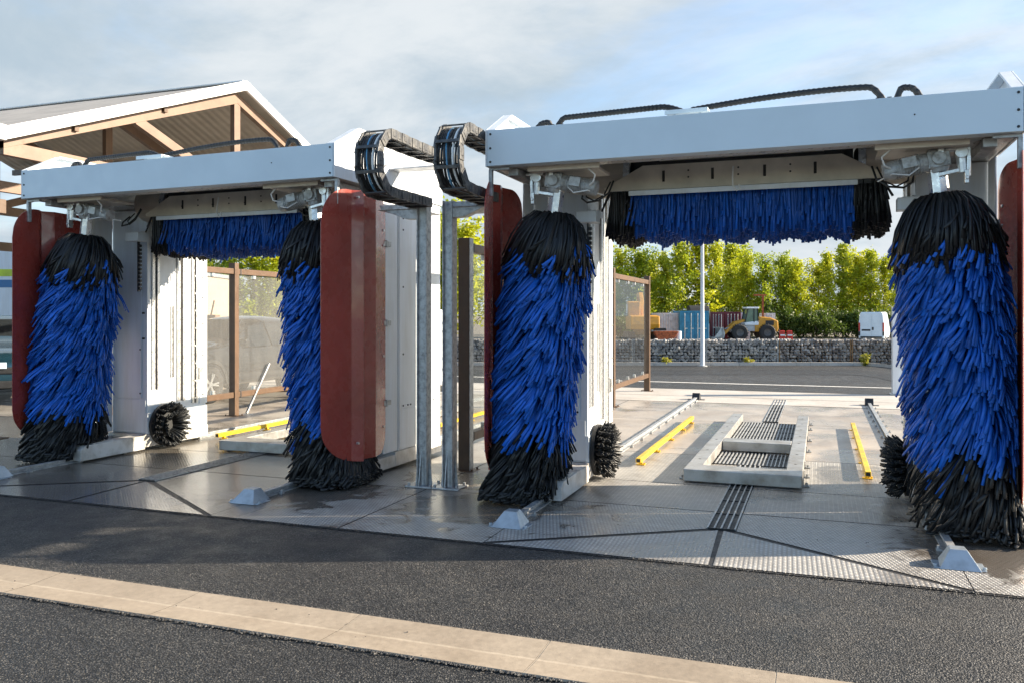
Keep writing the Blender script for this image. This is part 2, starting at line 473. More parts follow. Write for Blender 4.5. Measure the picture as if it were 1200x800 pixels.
def side_brush(s, seed, parent):
    rng = np.random.default_rng(seed)
    top = np.array([s * 1.51, 7.02, 2.52]); bot = np.array([s * (1.77 if s > 0 else 1.84), 6.97, 0.0])
    ez = (top - bot); L = np.linalg.norm(ez); ez /= L
    ex = np.array([1.0, 0, 0]) - ez[0] * ez; ex /= np.linalg.norm(ex)
    ey = np.cross(ez, ex)
    K = 5
    P, mi, ti, Wd, Rf = [], [], [], [], []
    t = np.linspace(0, 1, K)
    def emit(h, a, r0, R, drop, pw, tw, up, col, w, tint):
        r = r0 + (R - r0) * (0.5 * t + 0.5 * np.sin(t * PI / 2) ** 0.9)
        z = h + up * np.sin(PI * np.minimum(1, t * 1.6)) - drop * t ** pw
        az = a + tw * t ** 1.3
        p = bot + (r * np.cos(az))[:, None] * ex + (r * np.sin(az))[:, None] * ey + z[:, None] * ez
        lo = 0.03 + 0.10 * rng.random()
        p[:, 2] = np.maximum(p[:, 2], lo)
        ax = np.abs(p[:, 0])
        # bristles bear against the splash guard and lie on the foot of the frame
        lim = np.interp(p[:, 1], [6.36, 6.8, 7.1, 7.5], [1.90, 1.985, 1.985, 1.95]) + np.interp(p[:, 2], [0.10, 0.30], [0.12, 0.0]) - 0.02 * rng.random()
        k = ax > lim
        p[k, 0] = s * lim[k]
        k = (p[:, 1] > 6.80) & (ax > 1.36) & (ax < 1.59) & (p[:, 2] < 0.215)
        p[k, 2] = 0.215 + 0.02 * rng.random()
        p[:, 1] = np.minimum(p[:, 1], 7.77)
        P.append(p); mi.append(col); ti.append(tint); Wd.append(w)
        Rf.append(np.cos(a) * ex + np.sin(a) * ey + 0.5 * ez)
    # body of the brush: tufts in offset rows
    rows = 30
    for i in range(rows):
        h0 = 0.34 + (2.39 - 0.34) * i / (rows - 1)
        nt = 20
        for j in range(nt):
            a0 = 2 * PI * (j + 0.5 * (i % 2) + rng.normal(0, 0.22)) / nt
            Rt = 0.385 + 0.016 * math.sin(5 * a0 + 9 * h0 + seed) + rng.normal(0, 0.022) - 0.03 * max(0, (h0 - 1.7) / 0.7) - 0.02 * (1 - min(1, h0 / .8))
            dr = 0.30 + rng.normal(0, 0.05)
            tw = -0.40 + rng.normal(0, 0.10)
            tn = rng.random(); eb = rng.normal(0, 0.035)
            hh = h0 + rng.normal(0, 0.012)
            for q in range(5):
                a = a0 + rng.normal(0, 0.075)
                R = Rt + rng.normal(0, 0.022); d = dr + rng.normal(0, 0.03)
                if rng.random() < 0.025:
                    R += 0.05 * rng.random(); d -= 0.10 * rng.random(); 
                h = hh + rng.normal(0, 0.016)
                edge = 0.76 + 0.04 * math.sin(3 * a0 + seed) + eb
                col = 0 if (edge < h + rng.normal(0, 0.015) and h < 2.35 + eb) else 1
                if col == 1 and h < 1.2:
                    R += 0.02; d += 0.02
                emit(h, a, 0.15, R, d, 1.3, tw + rng.normal(0, 0.03), 0.0, col, 0.013 + 0.012 * rng.random(), np.clip(0.65 * tn + 0.35 * rng.random(), 0, 1))
    # mop-like crown: long strips that fold over the top
    for q in range(680):
        a = rng.random() * 2 * PI
        h = 2.40 + 0.10 * rng.random()
        emit(h, a, 0.05 + 0.03 * rng.random(), 0.355 + rng.normal(0, 0.02), 0.41 + rng.normal(0, 0.05), 2.2, -0.28 + rng.normal(0, 0.10), 0.035, 1, 0.021 + 0.004 * rng.random(), rng.random())
    # skirt that drags on the floor
    for q in range(900):
        a = rng.random() * 2 * PI
        h = 0.10 + 0.42 * rng.random()
        emit(h, a, 0.15, 0.39 + rng.normal(0, 0.03), 0.34 + rng.normal(0, 0.05), 1.2, -0.30 + rng.normal(0, 0.10), 0.0, 1, 0.020 + 0.004 * rng.random(), rng.random())
    n = len(P)
    o = strips(np.array(P), np.array(Wd), np.full(n, 0.009), [MBLU, MBLK], np.array(mi), np.array(ti), 'side_brush', parent, OFF, np.array(Rf))
    core = MB(OFF)
    core.cyl(bot + ez * 0.08, top - ez * 0.06, 0.19, 0.13, 14)
    core.build('brush_core', MDARK, o)
    sh = MB(OFF)
    a = top - ez * 0.10; b = top + ez * 0.17
    sh.cyl(a, b, 0.070, 0.070, 8)
    sh.cyl(b - ez * 0.012, b + ez * 0.012, 0.074, 0.074, 8)
    sh.build('drive_shaft', MALU, o, 0.003)
    return o

def brush_drive(s, parent):
    g = MB(OFF)
    c = Vector((s * 1.495, 7.0, 2.765))
    sl = Vector((s, 0, 0.18)).normalized()
    up = Vector((-s * 0.13, 0, 1)).normalized()
    g.obox(c, sl, (0, 1, 0), up, 0.15, 0.15, 0.13)
    g.cyl(c - up * 0.10, c - up * 0.05, 0.062, 0.075, 14)
    g.cyl(c + Vector((0, -0.075, 0)), c + Vector((0, -0.10, 0)), 0.05, 0.05, 14)
    for i in (-1, 1):
        for k in (-1, 1):
            g.cyl(c + sl * 0.058 * i + up * 0.05 * k + Vector((0, -0.07, 0)), c + sl * 0.058 * i + up * 0.05 * k + Vector((0, -0.092, 0)), 0.011, n=6)
    g.obox(c + up * 0.09 + sl * -0.03, sl, (0, 1, 0), up, 0.06, 0.10, 0.09)
    g.cyl(c + up * 0.10 + sl * -0.03 + Vector((0, -0.07, 0)), c + up * 0.10 + sl * -0.03 + Vector((0, 0.07, 0)), 0.026, n=10)
    gb = g.build('gearbox', MCAST, parent, 0.006)
    m = MB(OFF)
    a = c - sl * 0.075 + Vector((0, -0.01, -0.005)); d = (-sl + Vector((0, -0.03, -0.02))).normalized()
    m.cyl(a, a + d * 0.035, 0.072, 0.072, 16)
    m.cyl(a + d * 0.035, a + d * 0.23, 0.070, 0.070, 20)
    for i in range(9):
        m.cyl(a + d * (0.05 + i * 0.02), a + d * (0.057 + i * 0.02), 0.078, n=20)
    m.cyl(a + d * 0.23, a + d * 0.31, 0.076, 0.064, 20)
    m.obox(a + d * 0.13 + Vector((0, -0.07, 0.02)), d, (0, 1, 0), d.cross(Vector((0, 1, 0))), 0.10, 0.05, 0.08)
    m.build('gear_motor', MCAST, gb, 0.003)
    x = s * 1.645
    k = MB(OFF)
    k.box(min(x - .03, x + .03), max(x - .03, x + .03), 6.93, 6.99, 2.76, 2.835)
    k.cyl((x, 6.92, 2.80), (x, 7.0, 2.80), 0.045, n=14)
    k.cyl((x, 6.96, 2.78), (x + s * 0.01, 6.96, 2.65), 0.036, n=12)
    k.obox((x - s * .07, 6.96, 2.66), (1, 0, 0.2 * s), (0, 1, 0), (0, 0, 1), 0.16, 0.05, 0.03)
    k.box(min(x + s * .02, x + s * .05), max(x + s * .02, x + s * .05), 6.92, 6.98, 2.57, 2.67)
    k.cyl((x + s * .035, 6.91, 2.61), (x + s * .035, 6.99, 2.61), 0.014, n=8)
    k.box(x - .10, x + .06, 6.925, 6.985, 2.815, 2.836)
    k.box(min(x + s * .035, x + s * .06), max(x + s * .035, x + s * .06), 6.93, 6.98, 2.62, 2.83)
    k.box(min(x - s * .16, x - s * .12), max(x - s * .16, x - s * .12), 6.90, 6.96, 2.80, 2.835)
    k.build('pivot_bracket', MALU, gb, 0.004)
    w = MB(OFF)
    w.tube([(s * 1.18, 6.93, 2.70), (s * 1.12, 6.86, 2.72), (s * 1.10, 6.85, 2.78), (s * 1.16, 6.85, 2.835)], 0.008, 6)
    w.tube([(s * 1.36, 6.92, 2.70), (s * 1.29, 6.86, 2.64), (s * 1.18, 6.90, 2.66), (s * 1.09, 7.1, 2.64)], 0.006, 6)
    w.build('power_cable', MWCAB, gb)
    w = MB(OFF)
    w.tube([(s * 1.06, 7.35, 2.80), (s * 1.09, 7.30, 2.69), (s * 1.18, 7.28, 2.62), (s * 1.29, 7.30, 2.61), (s * 1.36, 7.38, 2.66), (s * 1.38, 7.5, 2.74)], .009, 6)
    w.tube([(s * 1.10, 7.40, 2.80), (s * 1.15, 7.36, 2.68), (s * 1.24, 7.36, 2.63), (s * 1.33, 7.42, 2.68), (s * 1.36, 7.55, 2.78)], .007, 6)
    w.build('loose_cable', MRUB, gb)
    return gb

def splash_guard(s, parent):
    line = [(1.945, 6.46), (1.97, 6.60), (2.02, 6.84), (2.095, 6.93), (2.03, 7.05), (2.065, 7.2), (1.985, 7.52)]
    pts = []
    L = [0]
    for a, b in zip(line, line[1:]):
        L.append(L[-1] + math.dist(a, b))
    tot = L[-1]
    ts = sorted(set([round(x, 4) for x in L] + [round(tot * i / 60, 4) for i in range(61)]))
    z0, z1 = 0.24, 2.77
    def P(t):
        for i in range(len(line) - 1):
            if t <= L[i + 1] + 1e-6:
                q = (t - L[i]) / (L[i + 1] - L[i])
                return (line[i][0] + (line[i + 1][0] - line[i][0]) * q, line[i][1] + (line[i + 1][1] - line[i][1]) * q)
        return line[-1]
    def corner(d, r):
        return 0 if d >= r else r - math.sqrt(max(0, r * r - (r - d) ** 2))
    zs = [0, .5, 1]
    vs, fs = [], []
    for t in ts:
        c = max(corner(t, 0.34), corner(tot - t, 0.20))
        d = min(1, t / 0.52)
        cb = max(c, 0.36 * (1 - math.sqrt(max(0, 1 - (1 - d) ** 2))))
        x, y = P(t)
        for q in (0, 0.33, 0.66, 1):
            vs.append((s * x, y, (z0 + cb) + (z1 - z0 - c - cb) * q))
    for i in range(len(ts) - 1):
        for k in range(3):
            fs.append((i * 4 + k, i * 4 + k + 1, i * 4 + 5 + k, i * 4 + 4 + k))
    g = MB(OFF).add(vs, fs)
    for y, z in ((6.85, 0.42), (6.85, 2.70), (7.44, 0.5), (7.44, 1.2), (7.44, 2.3), (7.44, 2.45)):
        x = 2.08 if y < 7 else 2.0
        g.cyl((s * (x - .01), y, z), (s * (x + .016), y, z), 0.013, n=6, mi=1)
    o = g.build('splash_guard', [MRED, MALU], parent)
    md = o.modifiers.new('sheet', 'SOLIDIFY'); md.thickness = 0.006
    h = MB(OFF)
    h.box(min(s * 1.80, s * 1.985), max(s * 1.80, s * 1.985), 6.665, 6.695, 2.835, 2.855)
    h.box(min(s * 1.955, s * 1.985), max(s * 1.955, s * 1.985), 6.66, 6.70, 2.62, 2.837)
    h.build('hanger', MGALV, o, 0.002)
    for z in (0.7, 1.5, 2.3):
        h = MB(OFF)
        h.box(min(s * 1.973, s * 1.995), max(s * 1.973, s * 1.995), 7.48, 7.62, z, z + 0.05)
        h.cyl((s * 1.99, 7.53, z - .01), (s * 1.99, 7.53, z + .06), 0.014, n=8)
        h.build('hinge', MGALV, o, 0.002)
    return o

def column(s, parent):
    def X(a, b):
        return (min(s * a, s * b), max(s * a, s * b))
    y0 = 7.80
    c = MB(OFF)
    c.box(*X(1.42, 1.97), y0, BACK, 0.20, 2.86)
    o = c.build('column', MW, parent, 0.006)
    k = MB(OFF); k.box(*X(1.957, 1.971), 7.50, y0 - .014, 0.21, 2.85); k.build('side_skirt', MW, o, 0.003)
    d = MB(OFF)
    d.box(*X(1.50, 1.925), y0 - 0.012, y0 - 0.002, 0.62, 2.50)
    d.box(*X(1.44, 1.945), y0 - 0.010, y0 - 0.002, 0.215, 0.60)
    for z in (0.68, 1.2, 1.9, 2.44):
        d.cyl((s * 1.515, y0 - .02, z), (s * 1.515, y0 - .012, z), 0.011, n=8, mi=1)
    for z in (1.32, 1.62):
        d.box(*X(1.455, 1.49), y0 - .014, y0 - .002, z, z + .02, 1)
    d.build('front_panel', [MW, MDARK], o, 0.003)
    xi = 1.42
    # guide rails on the inner face
    for (ya, yb, za, zb) in ((7.86, 7.98, 0.72, 2.62), (8.16, 8.22, 0.85, 1.72), (8.27, 8.40, 0.55, 2.80), (8.52, 8.62, 0.50, 2.80)):
        r = MB(OFF)
        w = (yb - ya)
        r.box(*X(xi - 0.022, xi - 0.001), ya, ya + w * .36, za, zb)
        r.box(*X(xi - 0.022, xi - 0.001), yb - w * .34, yb, za, zb)
        r.box(*X(xi - 0.006, xi - 0.001), ya + w * .36, yb - w * .34, za, zb, 1)
        if ya > 8.5:
            z = za + .06
            while z < zb:
                r.cyl((s * (xi - .028), (ya + yb) / 2, z), (s * (xi - .005), (ya + yb) / 2, z), 0.012, n=6, mi=0)
                z += 0.22
        r.build('guide_rail', [MALU, MDARK], o, 0.002)
    e = MB(OFF)
    e.box(*X(xi - 0.012, xi + 0.02), 8.66, BACK + .012, 0.48, 2.84)
    e.box(*X(xi - 0.014, xi + 0.02), 7.79, BACK + .01, 0.20, 0.455)
    for z in (0.6, 0.86, 1.1, 1.16, 1.5, 1.84, 2.1, 2.45):
        e.cyl((s * (xi - .03), 8.72, z), (s * (xi - .01), 8.72, z), 0.014, n=8, mi=1)
    e.box(*X(xi - .03, xi - .01), 8.64, 8.70, 0.80, 0.95, 1)
    e.build('edge_strip', [MW, MALU], o, 0.002)
    b = MB(OFF)
    b.box(*X(1.26, 1.45), 7.50, 7.66, 2.46, 2.56)
    b.prism([(7.62, 2.50), (8.1, 2.56), (8.1, 2.64), (7.62, 2.58)], 0, *X(1.34, 1.45))
    b.build('sensor_box', MW, o, 0.004)
    q = MB(OFF)
    z = 1.9
    for i in range(12):
        q.box(*X(1.33, 1.36), 7.6, 7.63, z + i * .045, z + i * .045 + .03)
    q.box(*X(1.362, 1.372), 7.6, 7.63, 1.88, 2.46)
    q.build('lift_chain', MRUB, o)
    p = MB(OFF)   # outer face seams and screws
    xo = 1.97
    p.box(*X(xo + .001, xo + .006), 7.82, 8.76, 0.215, 0.62)
    p.box(*X(xo + .001, xo + .006), 7.82, 8.30, 0.628, 2.83)
    p.box(*X(xo + .001, xo + .006), 8.306, 8.76, 0.628, 2.83)
    for y in (7.9, 8.0, 8.06, 8.25, 8.4, 8.6):
        p.cyl((s * xo, y, 0.66), (s * (xo + .013), y, 0.66), 0.010, n=8, mi=1)
    for z in (1.2, 1.9, 2.5, 2.62):
        p.cyl((s * xo, 7.9, z), (s * (xo + .013), 7.9, z), 0.010, n=8, mi=1)
    p.build('outer_panel', [MW, MDARK], o, 0.002)
    f = MB(OFF)
    f.box(*X(1.40, 1.975), 7.74, BACK + .02, 0.05, 0.198)
    f.prism([(6.84, 0.03), (7.738, 0.03), (7.738, 0.19), (6.90, 0.19), (6.84, 0.15)], 0, *X(1.39, 1.565))
    f.prism([(7.0, 0.05), (7.738, 0.05), (7.738, 0.17), (7.0, 0.17)], 0, *X(1.90, 1.972))
    f.box(*X(1.41, 1.43), 7.0, 7.3, 0.192, 0.20)
    ff = f.build('base_frame', MFRAME_W, parent, 0.004)
    for y in (7.05, 8.5):
        wl = MB(OFF)
        wl.cyl((s * 1.47, y, 0.115), (s * 1.51, y, 0.115), 0.062, n=18)
        wl.build('track_wheel', MGALV, ff)
    return o
MFRAME_W = paint('white_base', (0.60, 0.59, 0.57), 0.4, 0.1, 0.12, 5, 0.05, 40, dirt=(0.34, 0.31, 0.27))

def wheel_brush(s, parent):
    rng = np.random.default_rng(5 + s)
    c = np.array([s * 1.395, 8.05, 0.29])
    inward = np.array([-s, 0, 0.0])
    P, ti, Rf = [], [], []
    K = 3
    t = np.linspace(0, 1, K)
    for j in range(22):
        a0 = 2 * PI * j / 22
        for ring, (r0, r1, ln) in enumerate(((0.14, 0.245, 0.13), (0.05, 0.16, 0.16), (0.20, 0.26, 0.08))):
            for q in range(11):
                a = a0 + 0.14 * ring + rng.normal(0, 0.035)
                l = ln + rng.normal(0, 0.018); R = r1 + rng.normal(0, 0.012)
                rr = r0 + (R - r0) * t ** 1.1
                p = c + inward * (0.03 + l * t[:, None] ** 0.9) + rr[:, None] * np.array([0, math.cos(a), math.sin(a)])
                p[:, 2] = np.maximum(p[:, 2], 0.03)
                P.append(p); ti.append(rng.random()); Rf.append([0, math.cos(a), math.sin(a)])
    n = len(P)
    o = strips(np.array(P), np.full(n, 0.014), np.full(n, 0.008), [MBLK], np.zeros(n, int), np.array(ti), 'wheel_brush', parent, OFF, np.array(Rf))
    d = MB(OFF)
    d.lathe(c, inward, [(0, 0.0), (0, 0.25), (0.035, 0.25), (0.04, 0.10), (0.07, 0.085), (0.07, 0.0)], 28)
    d.build('brush_disc', MDARK, o, smooth=True)
    return o

def top_brush(parent):
    rng = np.random.default_rng(77)
    P, mi, ti, Rf = [], [], [], []
    K = 4
    t = np.linspace(0, 1, K)
    for i in range(138):
        for j in range(46):
            x = -1.15 + 2.30 * (i + .5 + .62 * math.sin(2 * PI * (i % 4) / 4) * 0.5 + .3 * rng.random()) / 138
            v = -1 + 2 * (j + rng.random()) / 46
            y = 8.0 + 0.42 * v
            zt = 2.80 + 0.22 * math.sqrt(max(0, 1 - v * v)) - 0.1
            zb = 2.335 + 0.018 * rng.normal() + (0.02 * math.sin(x * 19) + 0.012 * math.sin(x * 43 + y * 9))
            if rng.random() < 0.02:
                zb -= 0.03
            xo = 0.0
            ex = (abs(x) - 1.06) / 0.09
            if ex > 0:
                xo = math.copysign(ex * (0.02 + 0.05 * rng.random()), x)
            fy = 0
            if v < -0.25 and rng.random() < 0.75:
                zb += 0.32 * rng.random() ** 1.2 * min(1, -v); fy = -0.09 * rng.random()
            jx = rng.normal(0, 0.016); jy = rng.normal(0, 0.022)
            xs = x + (jx + xo) * t; ys = y + jy * t + fy * t ** 2 - 0.02 * (v if abs(v) > .8 else 0) * t
            P.append(np.stack([xs, ys, zt + (zb - zt) * t], 1))
            e = abs(x) + rng.normal(0, 0.012)
            mi.append(1 if e > 0.93 else 0)
            ti.append(np.clip(0.18 + 0.16 * math.sin(x * 23 + 2 * math.sin(x * 7)) + rng.normal(0, .2), 0, 1))  # low tint puts the shade under the beam into the strip colour
            Rf.append([0, -1, 0.01])
    n = len(P)
    o = strips(np.array(P), 0.017 + 0.005 * rng.random(n), np.full(n, 0.010), [MBLU, MBLK], np.array(mi), np.array(ti), 'top_brush', parent, OFF, np.array(Rf))
    c = MB(OFF); c.cyl((-1.2, 8.0, 2.72), (1.2, 8.0, 2.72), 0.11, n=16); c.build('brush_core', MDARK, o)
    return o

def gantry(loc, label):
    root = thing('car_wash_gantry', label, 'car wash', loc, 0, 'roll-over car wash gantries')
    b = MB(OFF)
    b.box(-1.975, 1.975, BY, BY + 0.03, 2.862, 3.165)
    b.box(-1.975, 1.975, BY + 0.03, BY + 0.13, 2.862, 2.874)
    b.box(-1.97, 1.97, BY + 0.03, BACK - .03, 3.125, 3.14)
    b.box(-1.975, 1.975, BACK - 0.03, BACK, 2.862, 3.165)
    for s in (-1, 1):
        for z in (2.895, 3.01, 3.13):
            b.cyl((s * 1.945, BY - .006, z), (s * 1.945, BY + .002, z), 0.010, n=8, mi=1)
    b.cyl((1.30, BY - .005, 3.03), (1.30, BY + .002, 3.03), 0.006, n=8, mi=1)
    b.build('cross_beam', [MWC, MDARK], root, 0.004)
    u = MB(OFF)
    u.box(-1.40, 1.40, 6.74, 6.90, 2.87, 2.93)              # channel behind the fascia
    u.box(-1.40, 1.40, 6.90, 6.93, 2.90, 3.12)
    for s in (-1, 1):
        u.box(min(s * 1.42, s * 1.97), max(s * 1.42, s * 1.97), BY + .135, BACK - .04, 2.866, 2.88)
        u.box(min(s * 1.08, s * 1.68), max(s * 1.08, s * 1.68), 6.80, 7.28, 2.835, 2.862, 1)
        u.box(min(s * 1.05, s * 1.68), max(s * 1.05, s * 1.68), 6.79, 6.815, 2.828, 2.872, 1)
        u.box(min(s * 1.76, s * 1.85), max(s * 1.76, s * 1.85), 6.78, 7.3, 2.80, 2.862, 2)
    u.build('under_frame', [MSTEEL, MBEIGE, MGALV], root, 0.003)
    for s in (-1, 1):
        e = MB(OFF)
        poly = [(BY + .002, 2.858), (BACK + .006, 2.858), (BACK + .006, 3.385), (7.02, 3.385), (BY + .002, 3.168)]
        e.prism(poly, 0, min(s * 1.978, s * 1.992), max(s * 1.978, s * 1.992))
        e.prism([(BY + .004, 3.150), (7.02, 3.367), (7.02, 3.385), (BY + .004, 3.168)], 0, min(s * 1.90, s * 1.977), max(s * 1.90, s * 1.977))
        e.box(min(s * 1.90, s * 1.977), max(s * 1.90, s * 1.977), 7.021, BACK, 3.367, 3.384)
        e.build('end_panel', MW, root, 0.003)
        column(s, root)
        side_brush(s, 11 + s, root)
        brush_drive(s, root)
        splash_guard(s, root)
        wheel_brush(s, root)
        d = MB(OFF)
        x0, x1 = s * 1.03, s * 1.41
        d.cyl((x0, 7.78, 2.90), (x1, 7.78, 2.90), 0.19, 0.19, 28)
        d.cyl((x0 - s * .06, 7.78, 2.90), (x0, 7.78, 2.90), 0.195, 0.203, 28, mi=1)
        d.cyl((x0 - s * .09, 7.78, 2.90), (x0 - s * .06, 7.78, 2.90), 0.10, 0.16, 20, mi=2)
        d.build('blower_drum', [MBEIGE, MALU, MDARK], root, 0.004)
    dc = MB(OFF)
    dc.prism([(-1.18, 2.735), (1.16, 2.735), (1.18, 2.765), (0.84, 2.955), (-0.84, 2.955), (-1.20, 2.765)], 1, 7.55, 7.575)
    dc.box(-0.86, 0.86, 7.56, 7.60, 2.957, 2.985, 1)  # dark strip standing in for the shaded gap above the cover
    for q in (-1, 1):
        dc.prism([(q * .70, 2.76), (q * .93, 2.76), (q * .93, 3.08), (q * .70, 3.08)], 1, 7.62, 7.635, 1)  # dark sheets standing in for the shaded recess behind the sloped ends
    dc.box(-1.0, 1.0, 7.575, 7.80, 2.735, 2.75)
    for x in (-.65, -.22, .22, .63):
        dc.box(x - .012, x + .012, 7.545, 7.552, 2.80, 2.90, 1)
        dc.cyl((x, 7.535, 2.83), (x, 7.55, 2.83), 0.011, n=8, mi=1)
    for x in (-.43, .0, .43):
        for z in (2.83, 2.89):
            dc.cyl((x, 7.543, z), (x, 7.55, z), 0.009, n=8, mi=1)
    dco = dc.build('dryer_cover', [MBEIGE, MDARK], root, 0.003)
    tb = MB(OFF); tb.cyl((-0.9, 7.80, 3.04), (0.9, 7.80, 3.04), 0.085, n=24); tb.build('blower_duct', MBEIGE, dco, smooth=True)
    st = MB(OFF); st.prism([(7.46, 2.675), (7.57, 2.70), (7.57, 2.732), (7.46, 2.72)], 0, -0.95, 0.96); st.build('nozzle_strip', MW, dco, 0.003)
    lk = MB(OFF)
    x = -0.9
    while x < 1.08:
        lk.box(x, x + .055, 7.577, 7.60, 2.70, 2.733); x += .066
    lk.build('roller_chain', MRUB, dco)
    ho = MB(OFF)
    ho.tube([(-0.03, 7.42, 2.88), (-.035, 7.40, 2.78), (-.03, 7.39, 2.71), (0.0, 7.39, 2.665), (.03, 7.39, 2.68), (.02, 7.40, 2.72)], 0.007, 6)
    ho.build('air_hose', MWCAB, dco)
    top_brush(root)
    # ribbed cable runs along the top of the beam
    t = MB(OFF)
    def run(p0, p1, h, side, r=0.026, n=60):
        p0, p1 = Vector(p0), Vector(p1)
        pts, rs = [], []
        for i in range(n + 1):
            q = i / n
            f = q if side == 'l' else 1 - q            # distance from the steep end
            k = 0.10 if n > 30 else 0.9
            e = math.sin(min(1, f / k) * PI / 2)
            if n < 30:
                e = math.sin(PI * min(1, max(0, .12 + .88 * (1 - f) if f > .5 else .5 + .5 * 0 + f * .88))) if False else math.sin(min(1, f / .55) * PI / 2) * (1 - 0.9 * max(0, (f - .75) / .25) ** 2)
            if side == 'l' and n > 30:
                e *= 1 - 0.5 * max(0, (f - .82) / .18) ** 1.6
            if side == 'r' and n > 30:
                e *= 1 - 0.85 * (max(0, f - k) / (1 - k)) ** 1.5
            pts.append(p0.lerp(p1, q) + Vector((0, 0, h * e)))
            rs.append(r * (1.0 if i % 2 else 0.86))
        t.tube(pts, rs, 8)
    run((-1.50, 6.95, 3.15), (-0.36, 6.95, 3.178), 0.15, 'l', n=70)
    run((-0.32, 6.95, 3.25), (1.16, 6.95, 3.15), 0.18, 'r', n=80)
    run((-1.70, 6.95, 3.13), (-1.50, 6.95, 3.15), 0.13, 'l', n=16)
    run((1.20, 6.95, 3.15), (1.42, 6.95, 3.13), 0.17, 'r', n=16)
    t.tube([(-1.6, 7.05, 3.15), (-1.2, 7.05, 3.22), (-0.6, 7.05, 3.24), (0.2, 7.05, 3.24), (1.0, 7.05, 3.24), (1.3, 7.05, 3.16)], 0.014, 6)
    for x in (-1.5, 1.16, -1.42, 1.08):
        t.box(x - .015, x + .015, 6.93, 6.97, 3.14, 3.25)
    t.build('cable_conduit', MRUB, root)
    pl = MB(OFF); pl.box(-0.50, -0.16, 6.74, 7.1, 3.225, 3.24); pl.box(-0.50, -0.16, 6.732, 6.742, 3.205, 3.24); pl.box(-0.44, -0.42, 6.8, 6.83, 3.14, 3.226); pl.box(-0.24, -0.22, 6.8, 6.83, 3.14, 3.226)
    pl.build('cover_plate', MWC, root, 0.003)
    return root

gR = gantry((-0.665, GY, 0), 'blue brush car wash gantry in the near right bay with sky under its beam')
gL = dup(gR, (-6.09, GY + .055, 0), math.radians(-1.6), 'blue brush car wash gantry in the far left bay beside the pitched roof shelter')

def energy_chain(root, xa, xb, bracket_x):
    """C-shaped cable carrier between the gantry side and its post"""
    ox = root.location.x
    y_b, zc_, r = 6.42, 2.905, 0.25
    path = []
    yr = 7.72
    for i in range(10):
        path.append((7.15 - (7.15 - y_b - .0) * i / 9, zc_ - r))
    for i in range(1, 12):
        a = -PI / 2 - PI * i / 12
        path.append((y_b + r * math.cos(a) * 0.85, zc_ + r * math.sin(a)))
    nn = 20
    for i in range(nn + 1):
        path.append((y_b + (yr - y_b) * i / nn, zc_ + r - 0.015 * math.sin(PI * i / nn)))
    # resample to equal links
    P = [Vector((0, y, z)) for y, z in path]
    acc = [0]
    for a, b in zip(P, P[1:]):
        acc.append(acc[-1] + (b - a).length)
    def S(d):
        for i in range(len(P) - 1):
            if d <= acc[i + 1]:
                return P[i].lerp(P[i + 1], (d - acc[i]) / (acc[i + 1] - acc[i] + 1e-9))
        return P[-1]
    step = 0.095
    n = int(acc[-1] / step)
    m = MB((root.location.x, GY, 0)); cab = MB((root.location.x, GY, 0))
    th = 0.085
    for i in range(n):
        a, b = S(i * step), S((i + 1) * step)
        d = (b - a).normalized(); u = Vector((1, 0, 0)).cross(d)
        c = (a + b) / 2
        for x in (xa + .012, xb - .012):
            j = 0.004 if i % 2 else -0.004
            m.obox(c + Vector((x + j, 0, 0)), (1, 0, 0), d, u, 0.018, step * 1.12, th)
            m.obox(c + Vector((x + j, 0, 0)), (1, 0, 0), d, u, 0.026, step * 0.4, th * 0.55)
        if i % 2 == 0:
            for sg in (-1, 1):
                m.obox(c + Vector(((xa + xb) / 2, 0, 0)) + u * (sg * th * 0.46), (1, 0, 0), d, u, xb - xa - .03, 0.028, 0.012)
    o = m.build('energy_chain', MCHAIN, root, 0.003)
    k = 9
    for j in range(k):
        x = xa + .035 + (xb - xa - .07) * j / (k - 1)
        w = 0.010 * math.sin(j * 2.1)
        pts = [S(acc[-1] * i / 60) + Vector((x + 0.006 * math.sin(i * .5 + j), 0, 0)) for i in range(61)]
        cab.tube(pts, 0.010 if j % 2 else 0.0125, 6, mi=[0, 0, 0, 1, 0, 0, 2, 0, 0][j])
    cab.build('carried_cable', [MRUB, MBLUEC, MWCAB], o)
    br = MB((root.location.x, GY, 0))
    x0, x1 = sorted((bracket_x, xb if bracket_x < xa else xa))
    br.box(min(x0, xa), max(x1, xb), 7.58, 7.80, zc_ + r - .075, zc_ + r - .06)
    br.box(min(bracket_x, bracket_x + .03), max(bracket_x, bracket_x + .03), 7.75, 7.83, 3.0, 3.14)
    br.prism([(7.40, zc_ + r - .06), (7.50, zc_ + r - .06), (7.45, zc_ + r + .02)], 0, min(bracket_x, bracket_x + .09), max(bracket_x, bracket_x + .09))
    br.build('chain_bracket', MW, o, 0.003)

energy_chain(gL, -3.62, -3.38, -6.12 + 1.995)
energy_chain(gR, -2.94, -2.70, -0.69 - 1.995 - 0.03)

